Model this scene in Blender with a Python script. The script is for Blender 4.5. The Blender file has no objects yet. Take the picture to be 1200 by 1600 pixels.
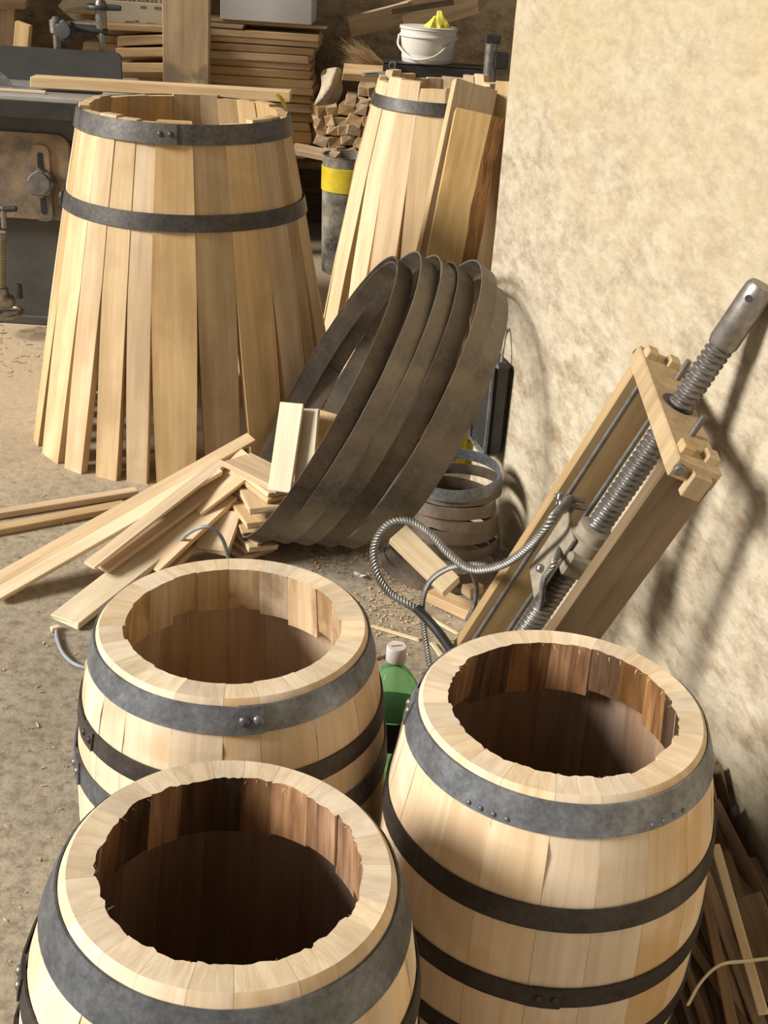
import bpy, math, random
import numpy as np
from mathutils import Vector, Matrix

random.seed(7)
COL = bpy.context.scene.collection
SC = bpy.context.scene

# ------------------------------------------------------------------ camera, sky, sun, exposure
CAM_H, PITCH, ROLL, FPX = 1.65, math.radians(26.15), math.radians(3.7), 1850.0
_f = Vector((0, math.cos(PITCH), -math.sin(PITCH)))
_x = Vector((1, 0, 0)); _u = _x.cross(_f)
CX = _x * math.cos(ROLL) + _u * math.sin(ROLL)
CU = _u * math.cos(ROLL) - _x * math.sin(ROLL)
cam = bpy.data.cameras.new('camera')
cam.sensor_fit = 'HORIZONTAL'; cam.sensor_width = 36.0; cam.lens = FPX / 1200 * 36.0
cam.clip_start = 0.05
cam_o = bpy.data.objects.new('camera', cam); COL.objects.link(cam_o)
cam_o.matrix_world = Matrix(((CX.x, CU.x, -_f.x, 0), (CX.y, CU.y, -_f.y, 0), (CX.z, CU.z, -_f.z, CAM_H), (0, 0, 0, 1)))
SC.camera = cam_o

world = bpy.data.worlds.new('daylight'); SC.world = world; world.use_nodes = True
bg = world.node_tree.nodes['Background']
bg.inputs['Color'].default_value = (1.0, 0.95, 0.87, 1); bg.inputs['Strength'].default_value = 0.40

sun = bpy.data.lights.new('sun', 'SUN'); sun.energy = 5.1; sun.angle = math.radians(18); sun.color = (1.0, 0.965, 0.90)
sun_o = bpy.data.objects.new('sun', sun); COL.objects.link(sun_o)
SUN_AZ = Vector((0.96, 0.28)).normalized(); SUN_EL = math.radians(29)
sd = Vector((SUN_AZ.x * math.cos(SUN_EL), SUN_AZ.y * math.cos(SUN_EL), -math.sin(SUN_EL)))
sun_o.rotation_euler = sd.to_track_quat('-Z', 'Y').to_euler()
sun_o.location = (-4, -2, 4)

SC.view_settings.view_transform = 'Standard'; SC.view_settings.look = 'None'
SC.view_settings.gamma = 1.0; SC.view_settings.use_curve_mapping = False
SC.view_settings.exposure = 0.2

# ------------------------------------------------------------------ placing helpers (points of the place seen at a known depth or height)
def ray(px, py):
    return _f + CX * ((px - 600) / FPX) - CU * ((py - 800) / FPX)
def at(px, py, y):
    d = ray(px, py); return Vector((0, 0, CAM_H)) + d * (y / d.y)
def onz(px, py, z=0.0):
    d = ray(px, py); return Vector((0, 0, CAM_H)) + d * ((z - CAM_H) / d.z)
def wall_x(y): return 0.300 + 0.273 * (3.4 - y)

# ------------------------------------------------------------------ materials
def new_mat(name):
    m = bpy.data.materials.new(name); m.use_nodes = True
    nt = m.node_tree; b = nt.nodes['Principled BSDF']
    return m, nt, b
def node(nt, kind, **kw):
    n = nt.nodes.new(kind)
    for k, v in kw.items():
        if k in n.inputs: n.inputs[k].default_value = v
        else: setattr(n, k, v)
    return n
def ramp(nt, stops):
    r = nt.nodes.new('ShaderNodeValToRGB'); e = r.color_ramp.elements
    while len(e) < len(stops): e.new(0.5)
    for el, (p, c) in zip(e, stops): el.position = p; el.color = (*c, 1)
    return r
def mixc(nt, blend, fac, a=None, b=None):
    n = nt.nodes.new('ShaderNodeMix'); n.data_type = 'RGBA'; n.blend_type = blend
    if isinstance(fac, (int, float)): n.inputs[0].default_value = fac
    else: nt.links.new(fac, n.inputs[0])
    for v, i in ((a, 6), (b, 7)):
        if v is None: continue
        if isinstance(v, tuple): n.inputs[i].default_value = (*v, 1)
        else: nt.links.new(v, n.inputs[i])
    return n.outputs[2]

def wood(name, light, dark, val=(0.82, 1.12), rough=0.62, grain=(3.0, 55, 55), blotch=0.35, stain=None, stain_amt=0.5, bump=0.15, stain_scale=3.0):
    m, nt, b = new_mat(name); L = nt.links.new
    at_ = node(nt, 'ShaderNodeAttribute', attribute_name='gc')
    oi = nt.nodes.new('ShaderNodeObjectInfo')
    off = node(nt, 'ShaderNodeVectorMath', operation='SCALE'); off.inputs['Scale'].default_value = 37.0
    cmb = nt.nodes.new('ShaderNodeCombineXYZ')
    for i in range(3): L(oi.outputs['Random'], cmb.inputs[i])
    L(cmb.outputs[0], off.inputs[0])
    add = node(nt, 'ShaderNodeVectorMath', operation='ADD'); L(at_.outputs['Vector'], add.inputs[0]); L(off.outputs[0], add.inputs[1])
    mp = nt.nodes.new('ShaderNodeMapping'); mp.inputs['Scale'].default_value = grain; L(add.outputs[0], mp.inputs['Vector'])
    n1 = node(nt, 'ShaderNodeTexNoise', Scale=1.0, Detail=5.0, Roughness=0.6, Distortion=0.6); L(mp.outputs[0], n1.inputs['Vector'])
    r1 = ramp(nt, [(0.28, dark), (0.62, light)]); L(n1.outputs['Fac'], r1.inputs['Fac'])
    mp2 = nt.nodes.new('ShaderNodeMapping'); mp2.inputs['Scale'].default_value = (2.2, 9, 9); L(add.outputs[0], mp2.inputs['Vector'])
    n2 = node(nt, 'ShaderNodeTexNoise', Scale=1.0, Detail=3.0, Roughness=0.55); L(mp2.outputs[0], n2.inputs['Vector'])
    r2 = ramp(nt, [(0.3, (1 - blotch, 1 - blotch * 1.15, 1 - blotch * 1.3)), (0.6, (1, 1, 1))]); L(n2.outputs['Fac'], r2.inputs['Fac'])
    col = mixc(nt, 'MULTIPLY', 1.0, r1.outputs[0], r2.outputs[0])
    if stain:
        n3 = node(nt, 'ShaderNodeTexNoise', Scale=stain_scale, Detail=4.0, Roughness=0.55, Distortion=0.4); L(add.outputs[0], n3.inputs['Vector'])
        r3 = ramp(nt, [(0.5, (0, 0, 0)), (0.62, (1, 1, 1))]); L(n3.outputs['Fac'], r3.inputs['Fac'])
        sc = node(nt, 'ShaderNodeMath', operation='MULTIPLY'); L(r3.outputs[0], sc.inputs[0]); sc.inputs[1].default_value = stain_amt
        col = mixc(nt, 'MIX', sc.outputs[0], col, stain)
    mr = nt.nodes.new('ShaderNodeMapRange'); L(oi.outputs['Random'], mr.inputs['Value'])
    mr.inputs['To Min'].default_value = val[0]; mr.inputs['To Max'].default_value = val[1]
    hs = nt.nodes.new('ShaderNodeHueSaturation'); L(mr.outputs[0], hs.inputs['Value']); L(col, hs.inputs['Color'])
    mr2 = nt.nodes.new('ShaderNodeMapRange'); L(oi.outputs['Random'], mr2.inputs['Value'])
    fr = node(nt, 'ShaderNodeMath', operation='FRACT'); ml = node(nt, 'ShaderNodeMath', operation='MULTIPLY'); ml.inputs[1].default_value = 7.31
    L(oi.outputs['Random'], ml.inputs[0]); L(ml.outputs[0], fr.inputs[0]); L(fr.outputs[0], mr2.inputs['Value'])
    mr2.inputs['To Min'].default_value = 0.85; mr2.inputs['To Max'].default_value = 1.12; L(mr2.outputs[0], hs.inputs['Saturation'])
    L(hs.outputs[0], b.inputs['Base Color']); b.inputs['Roughness'].default_value = rough
    b.inputs['Specular IOR Level'].default_value = 0.3
    bp = nt.nodes.new('ShaderNodeBump'); bp.inputs['Strength'].default_value = bump; bp.inputs['Distance'].default_value = 0.003
    L(n1.outputs['Fac'], bp.inputs['Height']); L(bp.outputs[0], b.inputs['Normal'])
    return m

def plain(name, c, rough=0.6, metal=0.0, var=0.25, scale=30.0, c2=None, bump=0.1, spec=0.5):
    m, nt, b = new_mat(name); L = nt.links.new
    tc = nt.nodes.new('ShaderNodeTexCoord')
    n = node(nt, 'ShaderNodeTexNoise', Scale=scale, Detail=6.0, Roughness=0.65); L(tc.outputs['Object'], n.inputs['Vector'])
    d = c2 if c2 else tuple(v * (1 - var) for v in c)
    r = ramp(nt, [(0.35, d), (0.65, c)]); L(n.outputs['Fac'], r.inputs['Fac'])
    L(r.outputs[0], b.inputs['Base Color']); b.inputs['Roughness'].default_value = rough; b.inputs['Metallic'].default_value = metal
    b.inputs['Specular IOR Level'].default_value = spec
    bp = nt.nodes.new('ShaderNodeBump'); bp.inputs['Strength'].default_value = bump; bp.inputs['Distance'].default_value = 0.004
    L(n.outputs['Fac'], bp.inputs['Height']); L(bp.outputs[0], b.inputs['Normal'])
    return m

M = {}
M['barrel'] = wood('barrel_wood', (0.80, 0.64, 0.45), (0.66, 0.49, 0.31), (0.9, 1.08), grain=(2.5, 60, 60), blotch=0.16, stain=(0.55, 0.34, 0.15), stain_amt=0.55, stain_scale=4.5)
M['rim'] = wood('end_grain', (0.80, 0.66, 0.47), (0.66, 0.50, 0.32), (0.82, 1.08), grain=(60, 60, 14), blotch=0.15, rough=0.8, bump=0.4)
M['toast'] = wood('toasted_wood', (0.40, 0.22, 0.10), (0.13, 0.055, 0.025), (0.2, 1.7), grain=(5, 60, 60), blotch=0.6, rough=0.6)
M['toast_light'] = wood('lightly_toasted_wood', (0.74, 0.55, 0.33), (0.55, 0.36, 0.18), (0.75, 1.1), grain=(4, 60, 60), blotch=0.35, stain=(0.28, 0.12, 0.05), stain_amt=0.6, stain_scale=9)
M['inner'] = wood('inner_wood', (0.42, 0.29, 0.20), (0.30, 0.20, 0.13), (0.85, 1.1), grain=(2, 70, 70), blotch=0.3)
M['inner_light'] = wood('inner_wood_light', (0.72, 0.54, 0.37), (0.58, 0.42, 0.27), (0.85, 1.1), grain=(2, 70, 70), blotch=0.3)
M['stave'] = wood('fresh_stave_wood', (0.73, 0.53, 0.30), (0.60, 0.41, 0.20), (0.78, 1.12), grain=(2.0, 45, 45), blotch=0.28, stain=(0.47, 0.30, 0.15), stain_amt=0.35, stain_scale=5)
M['stave2'] = wood('pale_stave_wood', (0.76, 0.59, 0.38), (0.62, 0.44, 0.25), (0.88, 1.1), grain=(2.0, 45, 45), blotch=0.2)
M['board'] = wood('board_wood', (0.76, 0.57, 0.35), (0.60, 0.41, 0.22), (0.75, 1.15), grain=(2.0, 40, 40), blotch=0.25)
M['pale'] = wood('pale_board_wood', (0.80, 0.68, 0.48), (0.68, 0.53, 0.33), (0.9, 1.1), grain=(3.0, 30, 30), blotch=0.2)
M['stack'] = wood('stacked_board_wood', (0.74, 0.53, 0.30), (0.52, 0.34, 0.17), (0.75, 1.15), grain=(2.0, 40, 40), blotch=0.35)
M['slab'] = wood('sawn_slab_wood', (0.72, 0.50, 0.24), (0.56, 0.35, 0.14), (0.9, 1.1), grain=(3.0, 40, 40), blotch=0.25)
M['bark'] = wood('bark', (0.36, 0.17, 0.06), (0.14, 0.06, 0.02), (0.9, 1.1), grain=(8, 50, 50), blotch=0.5, rough=0.9, bump=0.9)
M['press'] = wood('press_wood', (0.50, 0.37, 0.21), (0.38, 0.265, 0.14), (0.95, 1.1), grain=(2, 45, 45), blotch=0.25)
M['press_dark'] = wood('press_weathered_shaded_wood', (0.23, 0.165, 0.10), (0.12, 0.082, 0.05), (0.95, 1.1), grain=(2, 45, 45), blotch=0.4)  # near beam: weathered wood, its shade also darkened into the colour
M['strip'] = wood('shaded_strip_wood', (0.33, 0.225, 0.135), (0.16, 0.095, 0.05), (0.3, 1.2), grain=(3, 60, 60), blotch=0.5)  # shade of the right barrel over the heap is darkened into this wood
M['oldpost'] = wood('weathered_post_wood', (0.62, 0.45, 0.24), (0.46, 0.31, 0.15), (0.95, 1.0), grain=(1.5, 22, 22), blotch=0.3, stain=(0.20, 0.15, 0.10), stain_amt=0.7, stain_scale=6)
M['darkwood'] = wood('dark_old_wood', (0.14, 0.09, 0.05), (0.06, 0.035, 0.02), (0.8, 1.1), blotch=0.5, rough=0.85)

def hoop_mat(name, c, c2, rough, metal, dust=None, dust_amt=0.0):
    m, nt, b = new_mat(name); L = nt.links.new
    tc = nt.nodes.new('ShaderNodeTexCoord'); oi = nt.nodes.new('ShaderNodeObjectInfo')
    n = node(nt, 'ShaderNodeTexNoise', Scale=14.0, Detail=8.0, Roughness=0.7); L(tc.outputs['Object'], n.inputs['Vector'])
    r = ramp(nt, [(0.35, c2), (0.62, c)]); L(n.outputs['Fac'], r.inputs['Fac']); col = r.outputs[0]
    n2 = node(nt, 'ShaderNodeTexNoise', Scale=90.0, Detail=4.0, Roughness=0.7); L(tc.outputs['Object'], n2.inputs['Vector'])
    r2 = ramp(nt, [(0.3, (0.65, 0.62, 0.6)), (0.65, (1.1, 1.1, 1.1))]); L(n2.outputs['Fac'], r2.inputs['Fac'])
    col = mixc(nt, 'MULTIPLY', 1.0, col, r2.outputs[0])
    if dust:
        n3 = node(nt, 'ShaderNodeTexNoise', Scale=5.0, Detail=5.0); L(tc.outputs['Object'], n3.inputs['Vector'])
        r3 = ramp(nt, [(0.35, (0, 0, 0)), (0.7, (dust_amt,) * 3)]); L(n3.outputs['Fac'], r3.inputs['Fac'])
        col = mixc(nt, 'MIX', r3.outputs[0], col, dust)
    mr = nt.nodes.new('ShaderNodeMapRange'); L(oi.outputs['Random'], mr.inputs['Value']); mr.inputs['To Min'].default_value = 0.75; mr.inputs['To Max'].default_value = 1.2
    hs = nt.nodes.new('ShaderNodeHueSaturation'); L(mr.outputs[0], hs.inputs['Value']); L(col, hs.inputs['Color'])
    L(hs.outputs[0], b.inputs['Base Color']); b.inputs['Roughness'].default_value = rough; b.inputs['Metallic'].default_value = metal
    bp = nt.nodes.new('ShaderNodeBump'); bp.inputs['Strength'].default_value = 0.25; bp.inputs['Distance'].default_value = 0.002
    L(n2.outputs['Fac'], bp.inputs['Height']); L(bp.outputs[0], b.inputs['Normal'])
    return m
M['hoop_blue'] = hoop_mat('bluish_hoop_steel', (0.23, 0.245, 0.265), (0.12, 0.128, 0.14), 0.42, 0.5)
M['hoop_dark'] = hoop_mat('dark_hoop_iron', (0.075, 0.06, 0.052), (0.035, 0.03, 0.027), 0.5, 0.35)
M['hoop_skirt'] = hoop_mat('raise_hoop_iron', (0.13, 0.12, 0.11), (0.06, 0.055, 0.05), 0.5, 0.4)
M['hoop_dusty'] = hoop_mat('dusty_hoop_iron', (0.16, 0.14, 0.115), (0.085, 0.072, 0.06), 0.5, 0.3, (0.34, 0.28, 0.20), 0.85)
M['hoop_rust'] = hoop_mat('rusty_hoop_iron', (0.13, 0.105, 0.085), (0.06, 0.046, 0.037), 0.55, 0.3, (0.27, 0.20, 0.14), 0.6)
M['steel'] = plain('worn_steel', (0.34, 0.31, 0.28), 0.4, 0.75, 0.4, 40)
M['screw'] = plain('screw_steel', (0.25, 0.23, 0.21), 0.42, 0.7, 0.4, 25)
M['cast'] = plain('dusty_cast_iron', (0.36, 0.31, 0.23), 0.7, 0.2, 0.35, 25)
M['cable'] = plain('cable_steel', (0.30, 0.29, 0.27), 0.45, 0.6, 0.45, 30)
M['black'] = plain('black_rubber', (0.02, 0.02, 0.02), 0.5, 0, 0.3)
M['blackmetal'] = plain('black_painted_steel', (0.045, 0.043, 0.04), 0.45, 0.2, 0.4, 12)
M['machine'] = plain('machine_grey_paint', (0.09, 0.085, 0.075), 0.55, 0.1, 0.3, 9)
M['mach_tan'] = plain('dusty_machine_panel', (0.36, 0.26, 0.16), 0.6, 0.1, 0.2, 7, c2=(0.10, 0.085, 0.07))
M['fence'] = plain('grey_fence_steel', (0.07, 0.066, 0.06), 0.6, 0.0, 0.2, 8, spec=.3)
M['alu'] = plain('bright_table_steel', (0.52, 0.50, 0.46), 0.35, 0.6, 0.2, 8)
M['yellow'] = plain('yellow_plastic', (0.70, 0.53, 0.03), 0.45, 0, 0.3, 9)
M['grime'] = plain('grimy_grey', (0.34, 0.30, 0.23), 0.8, 0, 0.2, 7, c2=(0.03, 0.026, 0.02))
M['white'] = plain('white_plastic', (0.74, 0.70, 0.62), 0.45, 0, 0.08, 6)
M['yellowcloth'] = plain('yellow_cloth', (0.80, 0.72, 0.10), 0.85, 0, 0.15, 20)
M['card'] = plain('white_cardboard', (0.70, 0.68, 0.66), 0.8, 0, 0.08, 4)
M['cardprint'] = plain('printed_carton', (0.66, 0.58, 0.44), 0.85, 0, 0.15, 6)
M['ink'] = plain('carton_ink', (0.25, 0.2, 0.16), 0.9, 0, 0.2, 20)
M['hide'] = plain('pale_hide', (0.56, 0.45, 0.31), 0.8, 0, 0.35, 9)
M['straw'] = wood('straw', (0.78, 0.60, 0.38), (0.55, 0.38, 0.22), (0.9, 1.1), grain=(3, 60, 60))
M['wire'] = plain('grey_wire', (0.30, 0.32, 0.34), 0.5, 0, 0.2)
M['chip'] = plain('wood_chip', (0.66, 0.47, 0.28), 0.85, 0, 0.3, 60)
M['paper'] = plain('white_paper', (0.75, 0.75, 0.75), 0.8, 0, 0.05)
M['orange'] = plain('orange_print', (0.55, 0.16, 0.05), 0.5, 0, 0.2)
M['label_black'] = plain('black_label', (0.012, 0.011, 0.01), 0.35, 0, 0.2)
M['red'] = plain('red_print', (0.55, 0.06, 0.05), 0.5, 0, 0.1)
M['cap'] = plain('off_white_cap', (0.66, 0.62, 0.58), 0.5, 0, 0.05)
M['rust'] = plain('rust', (0.26, 0.12, 0.06), 0.85, 0, 0.5, 30)
# green bottle glass
m, nt, b = new_mat('green_bottle_plastic')
b.inputs['Base Color'].default_value = (0.42, 0.88, 0.46, 1); b.inputs['Roughness'].default_value = 0.08
b.inputs['Transmission Weight'].default_value = 0.85; b.inputs['IOR'].default_value = 1.12
M['green'] = m

# floor: worn concrete with dust
m, nt, b = new_mat('worn_concrete'); L = nt.links.new
tc = nt.nodes.new('ShaderNodeTexCoord')
n1 = node(nt, 'ShaderNodeTexNoise', Scale=2.2, Detail=8.0, Roughness=0.65); L(tc.outputs['Object'], n1.inputs['Vector'])
r1 = ramp(nt, [(0.3, (0.27, 0.225, 0.16)), (0.5, (0.36, 0.31, 0.235)), (0.7, (0.45, 0.38, 0.28))]); L(n1.outputs['Fac'], r1.inputs['Fac'])
n2 = node(nt, 'ShaderNodeTexNoise', Scale=34.0, Detail=7.0, Roughness=0.75); L(tc.outputs['Object'], n2.inputs['Vector'])
r2 = ramp(nt, [(0.36, (0.58, 0.56, 0.54)), (0.52, (1, 1, 1)), (0.68, (1.22, 1.16, 1.05))]); L(n2.outputs['Fac'], r2.inputs['Fac'])
c = mixc(nt, 'MULTIPLY', 1.0, r1.outputs[0], r2.outputs[0])
n3 = node(nt, 'ShaderNodeTexNoise', Scale=0.9, Detail=4.0); L(tc.outputs['Object'], n3.inputs['Vector'])
sx = nt.nodes.new('ShaderNodeSeparateXYZ'); L(tc.outputs['Object'], sx.inputs[0])
mr = nt.nodes.new('ShaderNodeMapRange'); L(sx.outputs['Y'], mr.inputs['Value'])
mr.inputs['From Min'].default_value = 3.0; mr.inputs['From Max'].default_value = 4.6; mr.inputs['To Min'].default_value = -0.45; mr.inputs['To Max'].default_value = 0.3
ad = node(nt, 'ShaderNodeMath', operation='ADD', use_clamp=True); L(n3.outputs['Fac'], ad.inputs[0]); L(mr.outputs[0], ad.inputs[1])
c = mixc(nt, 'MIX', ad.outputs[0], c, (0.66, 0.50, 0.32))     # sawdust lying at the machine
L(c, b.inputs['Base Color']); b.inputs['Roughness'].default_value = 0.85; b.inputs['Specular IOR Level'].default_value = 0.2
bp = nt.nodes.new('ShaderNodeBump'); bp.inputs['Strength'].default_value = 0.5; bp.inputs['Distance'].default_value = 0.01
L(n2.outputs['Fac'], bp.inputs['Height']); L(bp.outputs[0], b.inputs['Normal'])
M['floor'] = m

def plaster(name, top, stain, lower, z0, z1):
    m, nt, b = new_mat(name); L = nt.links.new
    tc = nt.nodes.new('ShaderNodeTexCoord')
    mpp = nt.nodes.new('ShaderNodeMapping'); mpp.inputs['Scale'].default_value = (0.6, 0.42, 1.0); L(tc.outputs['Object'], mpp.inputs['Vector'])
    n1 = node(nt, 'ShaderNodeTexNoise', Scale=3.2, Detail=8.0, Roughness=0.7, Distortion=0.3); L(mpp.outputs[0], n1.inputs['Vector'])
    n2 = node(nt, 'ShaderNodeTexNoise', Scale=45.0, Detail=6.0, Roughness=0.75); L(mpp.outputs[0], n2.inputs['Vector'])
    n4 = node(nt, 'ShaderNodeTexNoise', Scale=16.0, Detail=9.0, Roughness=0.78, Distortion=0.1); L(mpp.outputs[0], n4.inputs['Vector'])
    sx = nt.nodes.new('ShaderNodeSeparateXYZ'); L(tc.outputs['Object'], sx.inputs[0])
    mr = nt.nodes.new('ShaderNodeMapRange'); L(sx.outputs['Z'], mr.inputs['Value'])
    mr.inputs['From Min'].default_value = z0; mr.inputs['From Max'].default_value = z1
    mr.inputs['To Min'].default_value = 0.5; mr.inputs['To Max'].default_value = -0.5
    ad = node(nt, 'ShaderNodeMath', operation='ADD', use_clamp=True); L(n1.outputs['Fac'], ad.inputs[0]); L(mr.outputs[0], ad.inputs[1])
    rr = ramp(nt, [(0.42, (0, 0, 0)), (0.66, (1, 1, 1))]); L(ad.outputs[0], rr.inputs['Fac'])
    c = mixc(nt, 'MIX', rr.outputs[0], top, lower)
    r4 = ramp(nt, [(0.44, (0, 0, 0)), (0.66, (0.95, 0.95, 0.95))]); L(n4.outputs['Fac'], r4.inputs['Fac'])
    f2 = node(nt, 'ShaderNodeMath', operation='MULTIPLY'); L(r4.outputs[0], f2.inputs[0]); L(rr.outputs[0], f2.inputs[1])
    c = mixc(nt, 'MIX', f2.outputs[0], c, stain)
    r2 = ramp(nt, [(0.35, (0.84, 0.82, 0.79)), (0.6, (1.04, 1.04, 1.04))]); L(n2.outputs['Fac'], r2.inputs['Fac'])
    c = mixc(nt, 'MULTIPLY', 1.0, c, r2.outputs[0])
    L(c, b.inputs['Base Color']); b.inputs['Roughness'].default_value = 0.9; b.inputs['Specular IOR Level'].default_value = 0.15
    bp = nt.nodes.new('ShaderNodeBump'); bp.inputs['Strength'].default_value = 0.10; bp.inputs['Distance'].default_value = 0.004
    L(n2.outputs['Fac'], bp.inputs['Height']); L(bp.outputs[0], b.inputs['Normal'])
    return m
M['plaster'] = plaster('cream_plaster', (0.47, 0.385, 0.25), (0.27, 0.20, 0.13), (0.52, 0.455, 0.345), 0.1, 2.5)
M['plaster_back'] = plaster('tan_plaster', (0.38, 0.285, 0.155), (0.10, 0.065, 0.035), (0.24, 0.17, 0.095), 0.5, 2.2)  # dark stains are real; shade at the back is also put into the colour

# ------------------------------------------------------------------ mesh helpers
def tag(o, label=None, cat=None, group=None, kind=None):
    if label: o['label'] = label
    if cat: o['category'] = cat
    if group: o['group'] = group
    if kind: o['kind'] = kind
    return o
def make_mesh(name, verts, faces, mats, gc=None, midx=None, smooth=None):
    me = bpy.data.meshes.new(name); me.from_pydata([tuple(v) for v in verts], [], faces); me.update()
    for mm in (mats if isinstance(mats, (list, tuple)) else [mats]): me.materials.append(M[mm] if isinstance(mm, str) else mm)
    a = me.attributes.new('gc', 'FLOAT_VECTOR', 'POINT')
    src = gc if gc is not None else verts
    a.data.foreach_set('vector', np.array([tuple(v) for v in src], dtype=np.float32).ravel())
    if midx is not None: me.polygons.foreach_set('material_index', midx)
    if smooth is not None:
        me.polygons.foreach_set('use_smooth', [True] * len(me.polygons))
        try: me.set_sharp_from_angle(angle=math.radians(smooth))
        except Exception: pass
    return me
def add(name, me, parent=None, mat4=None):
    o = bpy.data.objects.new(name, me); COL.objects.link(o)
    if parent is not None: o.parent = parent
    if mat4 is not None: o.matrix_local = mat4
    return o
def obj(name, verts, faces, mats, parent=None, mat4=None, gc=None, midx=None, smooth=None):
    return add(name, make_mesh(name, verts, faces, mats, gc, midx, smooth), parent, mat4)
def empty(name, loc=(0, 0, 0), mat4=None):
    o = bpy.data.objects.new(name, None); COL.objects.link(o); o.empty_display_size = 0.1
    if mat4 is not None: o.matrix_world = mat4
    else: o.location = loc
    return o
def frame(o, x, y, z):
    return Matrix(((x.x, y.x, z.x, o.x), (x.y, y.y, z.y, o.y), (x.z, y.z, z.z, o.z), (0, 0, 0, 1)))
def frame_from(p0, p1, up):
    """origin in the middle, x along p0->p1, z as near to up as it goes"""
    p0, p1, up = Vector(p0), Vector(p1), Vector(up)
    x = (p1 - p0).normalized(); y = up.cross(x).normalized(); z = x.cross(y)
    return frame((p0 + p1) / 2, x, y, z), (p1 - p0).length

def cbox(lx, ly, lz, ch=0.003, jit=0.0, rnd=random):
    """box with chamfered edges, centred"""
    hx, hy, hz = lx / 2, ly / 2, lz / 2; ch = min(ch, hx * .45, hy * .45, hz * .45)
    V = []; idx = {}
    for sx in (-1, 1):
        for sy in (-1, 1):
            for sz in (-1, 1):
                j = Vector((rnd.uniform(-jit, jit), rnd.uniform(-jit, jit) * .3, rnd.uniform(-jit, jit) * .15)) if jit else Vector((0, 0, 0))
                for a in range(3):
                    p = Vector((sx * (hx - (0 if a == 0 else ch)), sy * (hy - (0 if a == 1 else ch)), sz * (hz - (0 if a == 2 else ch)))) + j
                    idx[sx, sy, sz, a] = len(V); V.append(p)
    F = []
    for a in range(3):
        b_, c_ = (a + 1) % 3, (a + 2) % 3
        for s in (-1, 1):
            q = []
            for sb, sc_ in ((-1, -1), (1, -1), (1, 1), (-1, 1)):
                k = [0, 0, 0]; k[a] = s; k[b_] = sb; k[c_] = sc_; q.append(idx[k[0], k[1], k[2], a])
            F.append(q if s > 0 else q[::-1])
    for a in range(3):          # edges along axis a
        b_, c_ = (a + 1) % 3, (a + 2) % 3
        for sb in (-1, 1):
            for sc_ in (-1, 1):
                k0 = [0, 0, 0]; k0[a] = -1; k0[b_] = sb; k0[c_] = sc_; k1 = list(k0); k1[a] = 1
                q = [idx[(*k0, b_)], idx[(*k1, b_)], idx[(*k1, c_)], idx[(*k0, c_)]]
                F.append(q if sb * sc_ < 0 else q[::-1])
    for sx in (-1, 1):
        for sy in (-1, 1):
            for sz in (-1, 1):
                q = [idx[sx, sy, sz, a] for a in range(3)]
                F.append(q if sx * sy * sz > 0 else q[::-1])
    return V, F
def plank(name, p0, p1, w, t, mat, up=(0, 0, 1), ch=0.002, jit=0.004, parent=None):
    m4, ln = frame_from(p0, p1, up)
    V, F = cbox(ln, w, t, ch, jit)
    return obj(name, V, F, mat, parent, m4)
def boxpart(name, lo, hi, mat, parent=None, ch=0.004):
    lo, hi = Vector(lo), Vector(hi); d = hi - lo
    V, F = cbox(d.x, d.y, d.z, ch)
    return obj(name, V, F, mat, parent, Matrix.Translation((lo + hi) / 2))
def lathe(name, prof, mat, parent=None, mat4=None, n=32, cap0=True, cap1=True, smooth=40, midx=None):
    V = []; F = []; mi = []
    for (r, z) in prof:
        for k in range(n):
            a = 2 * math.pi * k / n; V.append((r * math.cos(a), r * math.sin(a), z))
    for i in range(len(prof) - 1):
        for k in range(n):
            k2 = (k + 1) % n; F.append((i * n + k, i * n + k2, (i + 1) * n + k2, (i + 1) * n + k)); mi.append(midx[i] if midx else 0)
    if cap0: F.append(tuple(range(n))[::-1]); mi.append(midx[0] if midx else 0)
    if cap1: F.append(tuple((len(prof) - 1) * n + k for k in range(n))); mi.append(midx[-1] if midx else 0)
    return obj(name, V, F, mat, parent, mat4, midx=mi, smooth=smooth)
def axis_frame(p, d):
    d = Vector(d).normalized(); a = Vector((0, 0, 1)) if abs(d.z) < .9 else Vector((1, 0, 0))
    x = a.cross(d).normalized(); y = d.cross(x); return frame(Vector(p), x, y, d)
def rod(name, p0, p1, r, mat, parent=None, n=16, ch=0.15):
    p0, p1 = Vector(p0), Vector(p1); ln = (p1 - p0).length
    c = min(r * ch, ln * .3)
    return lathe(name, [(r - c, 0), (r, c), (r, ln - c), (r - c, ln)], mat, parent, axis_frame(p0, p1 - p0), n)
def smooth_path(pts, n=12):
    pts = [Vector(p) for p in pts]; P = [2 * pts[0] - pts[1]] + pts + [2 * pts[-1] - pts[-2]]; out = []
    for i in range(1, len(P) - 2):
        for k in range(n):
            t = k / n; a, b_, c_, d = P[i - 1], P[i], P[i + 1], P[i + 2]
            out.append(0.5 * ((2 * b_) + (c_ - a) * t + (2 * a - 5 * b_ + 4 * c_ - d) * t * t + (3 * b_ - a - 3 * c_ + d) * t ** 3))
    out.append(pts[-1]); return out
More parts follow.
